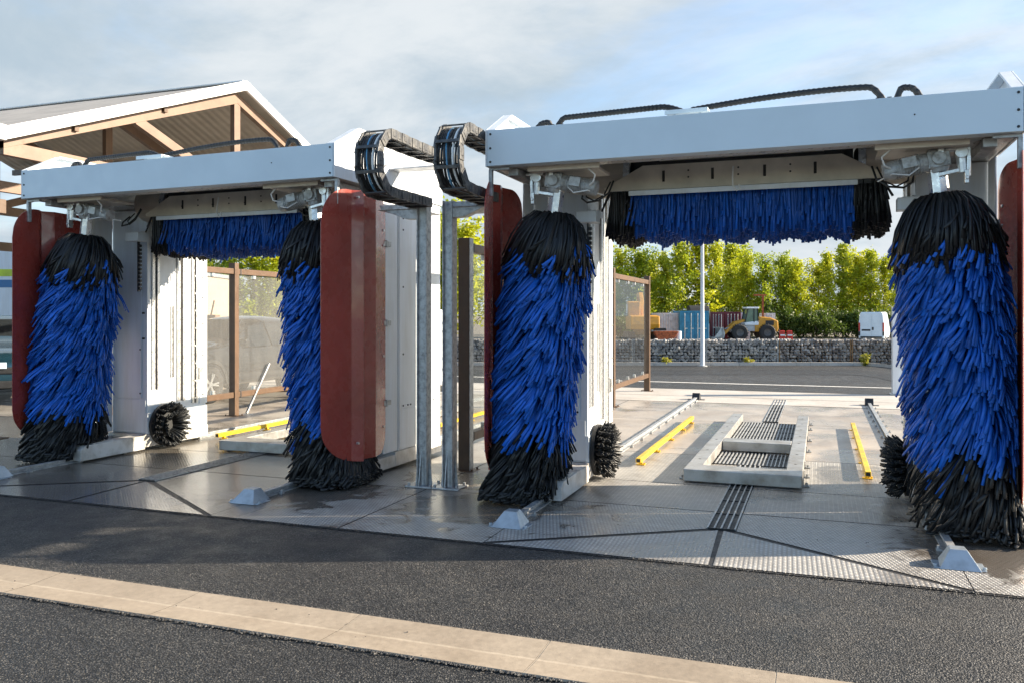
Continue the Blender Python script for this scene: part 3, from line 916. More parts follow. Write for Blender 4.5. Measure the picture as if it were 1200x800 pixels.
# ------------------------------------------------------------------ posts that carry the cable chains
def cable_post(x, armx, label):
    t = thing('cable_post', label, 'post', (x, 7.15, 0), 0, 'galvanised posts that carry the cable chains')
    sg = 1 if armx > x else -1
    m = MB()
    m.box(-.045, .045, -.03, .03, 0.012, 2.66)
    m.box(-.052, -.040, -.055, .055, 0.012, 2.665)
    m.box(.040, .052, -.055, .055, 0.012, 2.664)
    m.build('upright', MGALV, t, 0.003)
    b = MB()
    b.box(-.14, .14, -.12, .12, 0.006, 0.02)
    for i in (-1, 1):
        for j in (-1, 1):
            b.cyl((.11 * i, .09 * j, .02), (.11 * i, .09 * j, .045), 0.014, n=6)
    b.build('base_plate', MGALV, t, 0.003)
    for s in (-1, 1):
        g = MB(); g.prism([(s * .053, .02), (s * .085, .02), (s * .085, .05), (s * .053, .32)], 1, -.004, .004); g.build('gusset', MGALV, t)
    g = MB(); g.prism([(-.056, .02), (-.11, .02), (-.11, .05), (-.056, .34)], 0, -.004, .004); g.build('gusset', MGALV, t)
    a = MB()
    L = abs(armx - x)
    a.prism([(sg * .053, 2.505), (sg * .17, 2.51), (sg * (L - .02), 2.61), (sg * L, 2.65), (sg * .053, 2.65)], 1, -.05, .05)
    a.box(min(sg * .053, sg * L), max(sg * .053, sg * L), -.07, .5, 2.60, 2.607)
    a.build('arm', MGALV, t, 0.003)
    return t
cable_post(-3.50, -3.95, 'galvanised steel post whose arm carries the cable chain of the left gantry')
cable_post(-3.235, -2.80, 'galvanised steel post whose arm carries the cable chain of the right gantry')
# ------------------------------------------------------------------ ground
def to_world(xc, zc, z):
    return Vector((xc * CS - zc * SN, xc * SN + zc * CS, z))

g = MB()
rows = [(-400, 0.0), (-30, 0), (0, 0), (28.15, 0.0), (28.6, -0.62), (60, -0.62), (140, -0.62), (3000, -0.62)]
cols = [-3000, -60, -20, 0, 20, 60, 3000]
vs = [to_world(x, zc, z) for zc, z in rows for x in cols]
nc = len(cols)
for j in range(len(rows) - 1):
    for i in range(nc - 1):
        g.add([vs[j * nc + i], vs[j * nc + i + 1], vs[(j + 1) * nc + i + 1], vs[(j + 1) * nc + i]], [(0, 1, 2, 3)], 0 if rows[j][0] < 28 else 1)
MYARD = concrete('yard_gravel', (0.22, 0.19, 0.15), (0.12, 0.11, 0.09), 0.9)
struct(g.build('ground', [MASPH, MYARD]))

def sheet(name, polys, mats, z, th=0.0):
    m = MB()
    for poly, mi in polys:
        m.add([(x, y, z) for x, y in poly], [tuple(range(len(poly)))], mi)
    return struct(m.build(name, mats))

# near gutter of sand coloured slabs, slightly dished
gu = MB()
x = -12.85; i = 0
while x < 6:
    x0, x1 = x, x + 1.047
    gu.add([(x0, 3.535, .012), (x1, 3.535, .012), (x1, 3.70, .004), (x0, 3.70, .004)], [(0, 1, 2, 3)], 0)
    gu.add([(x0, 3.70, .004), (x1, 3.70, .004), (x1, 3.722, .003), (x0, 3.722, .003)], [(0, 1, 2, 3)], 1)
    gu.add([(x0, 3.722, .003), (x1, 3.722, .003), (x1, 3.93, .012), (x0, 3.93, .012)], [(0, 1, 2, 3)], 0)
    x1 = x0 + 1.047
    for ya, yb, za, zb in ((3.535, 3.70, .012, .004), (3.70, 3.722, .004, .003), (3.722, 3.93, .003, .012)):
        gu.add([(x1, ya, za - .0015), (x1 + .009, ya, za - .0015), (x1 + .009, yb, zb - .0015), (x1, yb, zb - .0015)], [(0, 1, 2, 3)], 1)
    for y, dy in ((3.535, -.006), (3.93, .006)):
        gu.add([(x0, y, .012), (x1 + .009, y, .012), (x1 + .009, y + dy, .002), (x0, y + dy, .002)], [(0, 1, 2, 3)], 0)
    x += 1.056
struct(gu.build('gutter', [MGUT, MGUT2]))
# loose grit where the asphalt meets the slabs and the plates
_r = random.Random(8)
gr = MB()
def pebble(x, y, z, r):
    a = [Vector((_r.uniform(-1, 1), _r.uniform(-1, 1), _r.uniform(-.6, .8))).normalized() * r * _r.uniform(.7, 1.2) for _ in range(6)]
    c = Vector((x, y, z + r * .35))
    p = [c + Vector((r, 0, 0)) * _r.uniform(.7, 1.1), c + Vector((0, r, 0)) * _r.uniform(.7, 1.1), c - Vector((r, 0, 0)) * _r.uniform(.7, 1.1), c - Vector((0, r, 0)) * _r.uniform(.7, 1.1), c + Vector((0, 0, r * .7)), c - Vector((0, 0, r * .7))]
    gr.add(p, [(0, 1, 4), (1, 2, 4), (2, 3, 4), (3, 0, 4), (1, 0, 5), (2, 1, 5), (3, 2, 5), (0, 3, 5)], _r.choice((0, 0, 0, 0, 0, 1)))
for i in range(5600):
    x = _r.uniform(-7, 1.6)
    q = _r.random()
    if q < .42:
        pebble(x, 3.945 + abs(_r.gauss(0, .012)) - .012, .004, _r.uniform(.004, .010))
    elif q < .84:
        pebble(x, 3.522 - abs(_r.gauss(0, .012)) + .012, .004, _r.uniform(.004, .010))
    elif q < .845:
        pebble(x, 3.54 + .38 * _r.random(), .008, _r.uniform(.0025, .006))
    elif q < .97:
        pebble(x * 1.1, 5.455 - abs(_r.gauss(0, .015)) + .02, .006, _r.uniform(.004, .009))
    else:
        pebble(x * 1.1, _r.uniform(4, 6.5), .006, _r.uniform(.003, .007))
MGRIT = paint('grit_dark', (.05, .048, .045), .7, 0, .2, 30); MGRIT2 = paint('grit_pale', (.13, .12, .105), .7, 0, .2, 30)
go = gr.build('loose_grit', [MGRIT, MGRIT2]); tag(go, 'loose dark grit along the slab and plate edges on the asphalt', 'grit'); go['kind'] = 'stuff'

# joints show as a dark bed under the plates
sheet('plate_bed', [([(-16, 5.46), (6, 5.46), (6, 15.75), (-16, 15.75)], 0)], [MDARK], 0.004)
G = 0.007
pl = []
def quad(x0, x1, y0, y1, mi, g=G):
    pl.append(([(x0 + g, y0 + g), (x1 - g, y0 + g), (x1 - g, y1 - g), (x0 + g, y1 - g)], mi))
Z = 0.008
for cx in (-0.69, -6.12):
    xl, xr = cx - 1.53, cx + 1.53
    a, b, c_, d = (xl, 5.48), (cx + .03, 5.48), (xr, 5.48), (cx, 6.42)
    pl.append(([(xl + .06, 5.49), (cx + .02, 5.49), (cx - .02, 6.40)], 2))
    pl.append(([(cx + .05, 5.49), (xr - .06, 5.49), (cx + .02, 6.40)], 2))
    pl.append(([(xl, 5.51), (cx - .11, 6.42), (cx - .11, 6.99), (xl, 6.99)], 1))
    pl.append(([(xr, 5.51), (xr, 6.99), (cx + .11, 6.99), (cx + .11, 6.42)], 1))
    for y0, y1 in ((7.0, 8.05), (8.05, 9.8)):
        quad(xl, cx - .105, y0, y1, 0); quad(cx + .105, xr, y0, y1, 0)
    quad(xr, xr + 1.19, 5.48, 7.0, 1); quad(xr + 1.19, xr + 2.37, 5.48, 7.0, 0)
    quad(xr, xr + 1.19, 7.0, 9.8, 0); quad(xr + 1.19, xr + 2.37, 7.0, 9.8, 0)
quad(-7.65 - 2.6, -7.65, 5.48, 7.0, 0); quad(-7.65 - 2.6, -7.65, 7.0, 9.8, 0)
quad(-16, -7.65 - 2.6, 5.48, 7.0, 0); quad(-16, -7.65 - 2.6, 7.0, 9.8, 0)
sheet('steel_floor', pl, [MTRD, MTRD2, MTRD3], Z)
pl = []
xs = [-16, -13, -10.25, -7.65, -6.225, -6.015, -4.59, -3.4, -2.22, -0.795, -0.585, 0.84, 2.03, 6]
for x0, x1 in zip(xs, xs[1:]):
    if abs((x0 + x1) / 2 + 0.69) < .05 or abs((x0 + x1) / 2 + 6.12) < .05:
        continue
    for y0, y1 in ((9.8, 13.0), (13.0, 15.72)):
        quad(x0, x1, y0, y1, 0, 0.006)
sheet('concrete_pad', pl, [MCONC], Z)
sheet('concrete_apron', [([(-30, 15.76), (20, 15.76), (20, 18.5), (-30, 18.5)], 0)], [MAPRON], 0.010)
sheet('apron_joint', [([(-30, 16.9), (20, 16.9), (20, 16.93), (-30, 16.93)], 0)], [MCONC], 0.0135)
MWLINE = paint('road_paint', (0.70, 0.68, 0.63), 0.6, 0, 0.15, 9, dirt=(0.4, 0.38, 0.35))
sheet('road_marking', [([(-40, 20.35), (20, 20.35), (20, 20.52), (-40, 20.52)], 0)], [MWLINE], 0.005)
# darker band over the asphalt sweeping round the bend, and a pale kerb
def band(name, z0, z1, zt, mat, curl):
    p1, p2 = [], []
    for k in range(60):
        px = 100 + 1000 * k / 59
        e = max(0, (px - 985) / 70.0)
        p1.append(at(px, z0 - curl * e ** 2.2, 0)); p2.append(at(px, z1 - curl * e ** 2.2, 0))
    m = MB()
    for k in range(59):
        m.add([(p1[k].x, p1[k].y, zt), (p1[k + 1].x, p1[k + 1].y, zt), (p2[k + 1].x, p2[k + 1].y, zt), (p2[k].x, p2[k].y, zt)], [(0, 1, 2, 3)])
    return struct(m.build(name, mat))
band('dark_band', 22.9, 25.1, 0.006, MASPH2, 3.2)
kb = MB()
for k in range(60):
    px0, px1 = 100 + 1000 * k / 60, 100 + 1000 * (k + 1) / 60 - .35
    f = lambda px: 27.2 - 1.6 * max(0, (px - 1000) / 50.0) ** 2.0
    a, b = at(px0, f(px0)), at(px1, f(px1))
    d = Vector((-SN, CS, 0)) * .15
    kb.add([a, b, b + d, a + d, a + Vector((0, 0, .1)), b + Vector((0, 0, .1)), b + d + Vector((0, 0, .1)), a + d + Vector((0, 0, .1))],
           [(0, 1, 5, 4), (4, 5, 6, 7), (1, 2, 6, 5), (0, 4, 7, 3)])
struct(kb.build('kerb', MAPRON))

# ------------------------------------------------------------------ drains, frames, bars, rails
def drain(cx, label):
    t = thing('floor_drain', label, 'drain', (cx, 6.43, 0.008), 0, 'slotted floor drains')
    m = MB((0, 6.43, 0.0))
    def strip(x0, x1, y0, y1, n):
        m.box(x0, x1, y0, y1, -.002, .0015, 1)
        for i in range(n + 1):
            x = x0 + (x1 - x0) * i / n
            m.box(x - .006, x + .006, y0, y1, .0015, .012, 0)
        for k in range(int((y1 - y0) / .5) + 1):
            y = min(y1 - .01, y0 + .5 * k)
            m.box(x0, x1, y, y + .008, .0015, .009, 2)
    strip(-.10, .10, 6.43, 9.25, 4)
    strip(-.41, .41, 9.26, 10.1, 20)
    strip(-.41, .41, 10.5, 13.0, 20)
    strip(-.10, .10, 13.2, 16.8, 4)
    m.build('drain_grate', [MGALV, MDARK, MRUB], t)
    return t
drain(-0.69, 'slotted floor drain running through the low steel frame of the near right bay')
drain(-6.12, 'slotted floor drain running through the low steel frame of the far left bay')

def wheel_frame(cx, label):
    t = thing('alignment_frame', label, 'wheel guide', (cx, 8.13, 0.01), 0, 'low steel alignment frames on the bay floors')
    o = (0, 8.13, 0)
    m = MB(o); m.box(-.54, .54, 8.13, 8.43, .012, .128); m.build('front_bar', MFRAME, t, 0.008)
    m = MB(o); m.box(-.385, .385, 10.14, 10.44, .012, .122); m.build('cross_bar', MFRAME, t, 0.008)
    for s in (-1, 1):
        for ya, yb, hh in ((8.432, 9.9, .125), (9.905, 13.1, .121)):
            m = MB(o)
            m.box(min(s * .39, s * .54), max(s * .39, s * .54), ya, yb, .02, hh)
            k = ya + .35
            while k < yb:
                m.cyl((s * .465, k, hh - .01), (s * .465, k, hh + .0015), .018, n=10, mi=1); k += .62
            m.build('side_bar', [MFRAME, MDARK], t, 0.006)
        for y in (8.3, 8.75, 9.3, 10.4, 11.3, 12.4, 13.0):
            f = MB(o)
            f.box(min(s * .54, s * .60), max(s * .54, s * .60), y, y + .06, .0, .012)
            f.cyl((s * .575, y + .03, .012), (s * .575, y + .03, .034), .014, n=6)
            f.box(min(s * .541, s * .552), max(s * .541, s * .552), y, y + .06, .0125, .07)
            f.build('foot', MGALV, t)
    return t
wheel_frame(-0.69, 'low steel frame with two cross bars on the near right bay floor')
wheel_frame(-6.12, 'low steel frame on the wet floor of the far left bay')

def guide_bar(x, label):
    t = thing('guide_bar', label, 'guide bar', (x, 8.8, 0.01), 0, 'yellow wheel guide bars on the floor')
    m = MB(); m.box(-.028, .028, 0, 4.0, .040, .090); m.box(-.021, .021, -.003, 0.01, .047, .083, 1); m.build('bar', [MYEL, MDARK], t, 0.006)
    for y in (.1, 1.0, 2.0, 3.0, 3.8):
        f = MB(); f.box(-.045, .045, y, y + .07, 0, .008); f.box(-.02, .02, y + .02, y + .05, .008, .039)
        f.cyl((.04, y + .035, .008), (.04, y + .035, .022), .012, n=6)
        f.build('foot', MYEL, t)
    return t
guide_bar(-1.80, 'yellow guide bar left of the low steel frame in the near right bay')
guide_bar(0.44, 'yellow guide bar right of the low steel frame in the near right bay')
guide_bar(-7.24, 'yellow guide bar left of the low steel frame in the far left bay')
guide_bar(-5.0, 'yellow guide bar right of the left bay frame, glimpsed between gantry and post')

MEND = paint('blue_grey_steel', (0.40, 0.45, 0.49), 0.38, 0.45, 0.12, 12, 0.05, 60)
def rail(x, label):
    t = thing('floor_rail', label, 'rail', (x, 5.9, 0.008), 0, 'rails the gantries roll on')
    m = MB(); m.box(-.05, .05, .22, 10.4, 0, .010); m.box(-.012, .012, .22, 10.4, .010, .034); m.box(-.026, .026, .22, 10.4, .034, .052)
    m.build('rail_profile', MGALV, t, 0.002)
    y = .45
    while y < 10.3:
        for s in (-1, 1):
            c = MB()
            c.box(min(s * .05, s * .085), max(s * .05, s * .085), y, y + .04, 0, .014)
            c.cyl((s * .07, y + .02, .014), (s * .07, y + .02, .034), .012, n=6)
            c.build('rail_clip', MGALV, t)
        y += .62
    e = MB()
    e.add([(-.12, 0, 0.002), (.12, 0, 0.002), (.10, .26, 0.002), (-.10, .26, 0.002), (-.05, .10, .108), (.05, .10, .108), (.045, .20, .108), (-.045, .20, .108)],
          [(0, 1, 5, 4), (1, 2, 6, 5), (2, 3, 7, 6), (3, 0, 4, 7), (4, 5, 6, 7), (0, 3, 2, 1)])
    e.box(-.15, .15, .02, .2, 0, .006)
    e.cyl((.14, .05, .005), (.14, .05, .022), .014, n=6); e.cyl((-.14, .05, .005), (-.14, .05, .022), .014, n=6)
    e.build('end_stop', MEND, t, 0.004)
    b = MB(); b.prism([(10.25, 0), (10.5, 0), (10.46, .10), (10.36, .13)], 0, -.07, .07); b.box(-.16, .16, 10.3, 10.42, 0, .01)
    b.build('rear_buffer', MRUB, t, 0.006)
    return t
rail(-2.21, 'left rail of the near right bay, starting at a pyramid stop')
rail(0.83, 'right rail of the near right bay, ending below the dripping black bristles')
rail(-7.64, 'left rail of the far left bay, beside the shelter')
rail(-4.60, 'right rail of the far left bay, near the galvanised posts')

# ------------------------------------------------------------------ glass splash screens
def screen(x, ys, label, gl, first_wide=False):
    t = thing('splash_screen', label, 'screen', (x, ys[0], 0), 0, 'brown framed glass splash screens')
    o = (0, ys[0], 0)
    for k, y in enumerate(ys):
        m = MB(o)
        m.box(-.06, .06, y - .05, y + .05, .012, 2.44 if k else 2.40)
        m.box(-.13, .13, y - .10, y + .10, 0.001, .012)
        for i in (-1, 1):
            for j in (-1, 1):
                m.cyl((.1 * i, y + .075 * j, .012), (.1 * i, y + .075 * j, .035), .012, n=6)
        if k == 0 and first_wide:
            m.box(.062, .07, y - .05, y + .05, .012, 2.40, 1)
        m.build('post', [MBROWN, MGALV], t, 0.004)
    for y0, y1 in zip(ys, ys[1:]):
        for z in (0.30, 2.26):
            m = MB(o); m.box(-.045, .045, y0 + .055, y1 - .055, z, z + .09)
            m.box(-.05, .05, y0 + .10, y0 + .13, z - .004, z + .094, 1)
            m.build('rail', [MBROWN, MDARK], t, 0.006)
        ym = (y0 + y1) / 2
        for a, b in ((y0 + .12, ym - .006), (ym + .006, y1 - .12)):
            m = MB(o); m.box(-.006, .006, a, b, .36, 2.29); m.build('pane', gl, t)
        for y in (y0 + .5, ym - .3, ym + .3, y1 - .5):
            for z in (.39, 2.20):
                m = MB(o); m.box(-.025, .025, y - .03, y + .03, z, z + .06); m.build('clamp', MALU, t, 0.003)
    return t
YS = [8.0, 11.25, 14.5, 17.75]
screen(-3.44, YS, 'brown framed glass screen between the two wash bays', MGLASSC, True)
sc2 = screen(-8.80, [7.85, 11.1, 14.35, 17.6], 'brown framed hazy glass screen between the left bay and the parked dark car', MGLASS)
m = MB((0, 7.85, 0)); m.bar((.05, 11.35, .02), (.05, 11.95, .80), .035, .03); m.box(-.02, .14, 11.3, 11.42, .001, .012); m.build('brace', MGALV, sc2, 0.003)

def pillar(p, label):
    t = thing('service_pillar', label, 'pillar', p, 0, 'white service pillars beyond the bays')
    m = MB(); m.box(-.12, .12, -.16, .16, .02, 1.68); m.prism([(-.12, 1.68), (.12, 1.68), (.12, 1.72), (-.12, 1.76)][::1], 1, -.16, .16)
    m.build('housing', MW, t, 0.012)
    for z in (.32, .58, 1.22, 1.42):
        m = MB(); m.cyl((.12, 0, z), (.15, 0, z), .03, n=12); m.build('knob', MALU, t)
    m = MB(); m.box(-.16, .16, -.2, .2, 0, .02); m.build('base_plate', MGALV, t, .003)
    return t
pillar(at(1053, 17.0, 0.011), 'white pillar with side knobs at the far end of the right bay')
p2 = pillar(at(512.5, 20.2, 0.011), 'white pillar with a small picture panel, seen between the two galvanised posts')
m = MB(); m.box(-.09, .11, -.168, -.161, 1.10, 1.52); m.box(-.09, .11, -.171, -.1685, 1.12, 1.28, 1); m.build('picture_panel', [MDARK, paint('panel_blue', (0.03, 0.25, 0.42), .4)], p2)

# ------------------------------------------------------------------ shelter on the left
def shelter():
    t = thing('wash_shelter', 'open shelter with a pitched roof and tan steel trusses behind the left gantry', 'shelter', (-13.5, 12.4, 0))
    o = (-13.5, 12.4, 0)
    Yr, Zr, Ye1, Ye2, Ze = 12.4, 5.72, 7.72, 17.08, 3.93
    X0, X1 = -9.55, -17.5
    sl = (Zr - Ze) / (Yr - Ye1)
    mtop = corrugated('roof_sheet', (0.42, 0.38, 0.33), 0, 0.18)
    mso = corrugated('roof_underside', (0.62, 0.55, 0.46), 0, 0.18, 0.6)
    for ye in (Ye1, Ye2):
        m = MB(o)
        q = [(X0 - .06, Yr, Zr + .02), (X1, Yr, Zr + .02), (X1, ye, Ze + .02), (X0 - .06, ye, Ze + .02)]
        m.add(q + [(a, b, c - .03) for a, b, c in q], [(0, 1, 2, 3), (0, 1, 5, 4), (1, 2, 6, 5), (2, 3, 7, 6), (3, 0, 4, 7)], 0)
        q = [(a, b, c - .034) for a, b, c in q]
        m.add(q, [(0, 1, 2, 3)], 1)
        m.build('roof_slope', [mtop, mso], t)
    for ye in (Ye1, Ye2):
        m = MB(o)
        d = 1 if ye > Yr else -1
        m.prism([(Yr, Zr + .05), (ye, Ze + .05), (ye, Ze - .12), (Yr, Zr - .12)], 0, X0 - .055, X0)
        m.build('bargeboard', MFASC, t, .004)
        m = MB(o)
        y0, y1 = sorted((ye, ye + d * .16))
        m.box(X0 - .0, X1, y0, y1, Ze - .14, Ze + .06)
        m.build('gutter', MFASC, t, .02)
    m = MB(o); m.box(X0 + .002, X1, Yr - .12, Yr + .12, Zr + .0, Zr + .035); m.build('ridge_cap', MFASC, t, .02)
    for xt in (-9.80, -12.75, -15.7):
        tr = thing_part('truss', t)
        m = MB(o); w = .10
        zb = 3.74
        m.box(xt - w / 2, xt + w / 2, Ye1 + .1, Ye2 - .1, zb - .09, zb + .09); m.build('bottom_chord', MTAN, tr, .004)
        for ye, d in ((Ye1, 1), (Ye2, -1)):
            m = MB(o); m.prism([(ye + d * .1, Ze - .02), (ye + d * .1, Ze - .2), (Yr, Zr - .34), (Yr, Zr - .16)], 0, xt - w / 2 - .002, xt + w / 2 + .002); m.build('top_chord', MTAN, tr, .004)
            m = MB(o); m.bar((xt, Yr - d * 2.35, Zr - .24 - 2.35 * sl), (xt, Yr - d * .1, zb + .09), .096, .15); m.build('web_member', MTAN, tr, .004)
        m = MB(o); m.box(xt - w / 2 + .004, xt + w / 2 - .004, Yr - .08, Yr + .08, zb + .092, Zr - .3); m.build('king_post', MTAN, tr, .004)
    for xt in (-10.1, -15.7):
        for y in (7.93, 16.9):
            m = MB(o); m.box(xt - .06, xt + .06, y - .06, y + .06, .01, 3.72); m.box(xt - .14, xt + .14, y - .14, y + .14, .002, .02); m.build('post', MBROWN, t, .004)
    for y in (8.9, 10.6, 14.2, 15.9):
        zz = Zr - .10 - abs(y - Yr) * sl
        m = MB(o); m.box(-9.7, X1 + .1, y - .035, y + .035, zz - .12, zz); m.build('purlin', MBROWN, t, .003)
    for xt, z in ((-9.95, 2.95),):
        m = MB(o); m.box(-9.9, X1 + 1.9, 7.88, 7.98, 2.92, 3.1); m.build('side_beam', MBROWN, t, .004)
    m = MB(o); m.box(-15.68, -15.72, 8.05, 16.8, 2.92, 3.1); m.build('side_beam', MBROWN, t, .004)
def thing_part(name, parent):
    o = bpy.data.objects.new(name, None); COL.objects.link(o); o.parent = parent; return o
shelter()
# ------------------------------------------------------------------ vehicles
MTYRE = paint('tyre_rubber', (0.02, 0.02, 0.021), 0.75, 0, 0.2, 12)
MRIM = paint('alloy_rim', (0.55, 0.55, 0.56), 0.3, 0.8, 0.08, 10)
MCARD = paint('dark_car_paint', (0.022, 0.025, 0.03), 0.16, 0.2, 0.1, 3, coat=0.6)
MCARB = paint('teal_car_paint', (0.01, 0.04, 0.06), 0.16, 0.2, 0.1, 3, coat=0.6)
MVAN = paint('van_white', (0.62, 0.70, 0.76), 0.3, 0, 0.05, 2, coat=0.3)
MLAMPR = paint('red_lamp', (0.45, 0.02, 0.015), 0.2)
MLAMPW = paint('clear_lamp', (0.7, 0.72, 0.75), 0.12)
MPLATE = paint('number_plate', (0.55, 0.72, 0.85), 0.4)
MORANGE = paint('machine_yellow', (0.55, 0.25, 0.012), 0.42, 0, 0.25, 3, dirt=(0.4, 0.2, 0.03))
MDARKRIM = paint('dusty_rim', (0.10, 0.10, 0.10), 0.6, 0, .2, 6)
MGREY = paint('machine_grey', (0.42, 0.44, 0.45), 0.45, 0, 0.1, 5)

def wheel(parent, c, r, w, side, rimmat=None, spokes=5):
    c = Vector(c)
    t = MB()
    t.lathe(c, (side, 0, 0), [(-w / 2, r * .62), (-w / 2, r * .93), (-w * .38, r), (w * .38, r), (w / 2, r * .93), (w / 2, r * .66), (w * .3, r * .62)], 32)
    o = t.build('wheel', MTYRE, parent, smooth=True)
    m = MB()
    m.lathe(c, (side, 0, 0), [(w * .1, 0), (w * .1, r * .60), (w * .48, r * .66), (w * .5, r * .62), (w * .3, r * .57)], 32, mi=1)
    for k in range(spokes):
        for e in (-.13, .13):
            a = 2 * PI * k / spokes + e
            p0 = c + Vector((side * w * .40, math.cos(a - e * .5) * r * .1, math.sin(a - e * .5) * r * .1))
            p1 = c + Vector((side * w * .44, math.cos(a) * r * .62, math.sin(a) * r * .62))
            m.bar(p0, p1, r * .085, r * .07, up=(1, 0, 0))
    m.cyl(c + Vector((side * w * .3, 0, 0)), c + Vector((side * w * .46, 0, 0)), r * .14, n=14)
    m.build('rim', [rimmat or MRIM, MDARK], o)
    return o

def car(loc, rz, label, paintm, plate=None, group=None):
    """front of the car looks down -y"""
    t = thing('parked_car', label, 'car', loc, rz, group)
    L, W = 4.5, 1.84
    # cross sections along the length: y, half width, sill z, belt z, top z, roof half width
    st = [(-2.25, .70, .42, .62, .70, .62), (-2.20, .82, .28, .72, .86, .74), (-1.95, .90, .24, .80, .98, .80), (-1.2, .92, .24, .90, 1.06, .80),
          (-.72, .92, .24, .95, 1.10, .78), (-.05, .92, .24, .97, 1.52, .64), (.45, .92, .24, .98, 1.62, .62), (1.3, .92, .24, 1.0, 1.60, .62),
          (1.85, .91, .26, 1.02, 1.48, .62), (2.12, .88, .32, 1.02, 1.15, .74), (2.24, .80, .42, .9, 1.0, .72)]
    vs, fs = [], []
    for y, w, zs, zb, zt, wr in st:
        half = [(w * .94, zs), (w, zs + .14), (w, (zs + zb) / 2), (w * .985, zb), (wr + (w - wr) * .12 if zt - zb > .3 else (w + wr) / 2, zb + (zt - zb) * .85), (wr * .72, zt)]
        ring = half + [(-x, z) for x, z in half[::-1]]
        vs += [(x, y, z) for x, z in ring]
    n = 12
    for j in range(len(st) - 1):
        for i in range(n):
            fs.append((j * n + i, j * n + (i + 1) % n, (j + 1) * n + (i + 1) % n, (j + 1) * n + i))
    fs += [tuple(range(n)), tuple(range((len(st) - 1) * n, len(st) * n))[::-1]]
    b = MB().add(vs, fs)
    o = b.build('body', paintm, t, smooth=True)
    md = o.modifiers.new('round', 'SUBSURF'); md.levels = 2; md.render_levels = 2
    for s in (-1, 1):
        g = MB()
        # side glass, one sheet each for front and rear door
        def P(y, zlow):
            for a, b_ in zip(st, st[1:]):
                if a[0] <= y <= b_[0]:
                    q = (y - a[0]) / (b_[0] - a[0])
                    v = [a[i] + (b_[i] - a[i]) * q for i in range(6)]
                    x = v[1] * .985 + 0.0 if zlow else v[5] + (v[1] - v[5]) * .22
                    z = v[3] + .03 if zlow else v[3] + (v[4] - v[3]) * .78
                    return (s * (x + .012), y, z)
        for y0, y1 in ((-.35, .38), (.46, 1.15), (1.22, 1.7)):
            g = MB(); g.add([P(y0, 1), P(y1, 1), P(y1, 0), P(y0 + (.25 if y0 < 0 else 0), 0)], [(0, 1, 2, 3)]); w_ = g.build('side_window', MCARGLASS, t)
            md = w_.modifiers.new('sheet', 'SOLIDIFY'); md.thickness = .02
        for y in (-1.38, 1.38):
            wheel(t, (s * .82, y, .345), .345, .22, s)
            a = MB()
            for k in range(14):
                q0, q1 = PI * k / 14, PI * (k + 1) / 14
                pr = [(s * .935, y + .40 * math.cos(q), .345 + .40 * math.sin(q)) for q in (q0, q1)] + [(s * .935, y + .46 * math.cos(q), .345 + .46 * math.sin(q)) for q in (q1, q0)]
                a.add(pr + [(s * .80, p[1], p[2]) for p in pr], [(0, 1, 2, 3), (4, 5, 6, 7), (0, 1, 5, 4), (2, 3, 7, 6)])
            a.cyl((s * .62, y, .345), (s * .70, y, .345), .43, n=24)
            a.build('wheel_arch', MDARK, t)
        h = MB(); h.obox((s * .62, -2.17, .76), (1, -.12 * s, 0), (0, 1, 0), (0, .2, 1), .34, .10, .13); h.build('headlight', MLAMPW, t, .02)
        mi_ = MB(); mi_.obox((s * 1.0, -.55, 1.08), (1, 0, 0), (0, 1, 0), (0, 0, 1), .2, .12, .15); mi_.build('mirror', paintm, t, .03)
        ta = MB(); ta.obox((s * .72, 2.2, .92), (1, .1 * s, 0), (0, 1, 0), (0, 0, 1), .26, .10, .14); ta.build('tail_light', MLAMPR, t, .02)
    ws = MB(); ws.add([(-.74, -.66, 1.13), (.74, -.66, 1.13), (.58, -.06, 1.50), (-.58, -.06, 1.50)], [(0, 1, 2, 3)])
    wo = ws.build('windscreen', MCARGLASS, t); md = wo.modifiers.new('sheet', 'SOLIDIFY'); md.thickness = .03
    gr = MB(); gr.box(-.48, .48, -2.27, -2.16, .56, .68); gr.box(-.62, .62, -2.285, -2.15, .30, .44); gr.build('grille', MDARK, t, .02)
    if plate:
        p = MB(); p.box(-.26, .26, -2.30, -2.275, .66, .77); po = p.build('number_plate', MPLATE, t, .003)
        cu = bpy.data.curves.new('plate_text', 'FONT'); cu.body = plate; cu.size = .10; cu.align_x = 'CENTER'; cu.align_y = 'CENTER'; cu.extrude = .001
        tmp = bpy.data.objects.new('plate_text', cu); COL.objects.link(tmp)
        dg = bpy.context.evaluated_depsgraph_get(); me = bpy.data.meshes.new_from_object(tmp.evaluated_get(dg))
        bpy.data.objects.remove(tmp)
        x = bpy.data.objects.new('plate_text', me); COL.objects.link(x); x.parent = po
        me.materials.clear(); me.materials.append(MDARK)
        x.location = (0, -2.304, .715); x.rotation_euler = (PI / 2, 0, 0)
    return t
car((-11.35, 13.9, 0), 0, 'dark car with alloy wheels parked behind the hazy glass screen', MCARD)
car(at(4, 17.0, 0) , math.radians(46), 'teal car facing the road at the left edge, mostly behind the red splash guard', MCARB, '26-G')

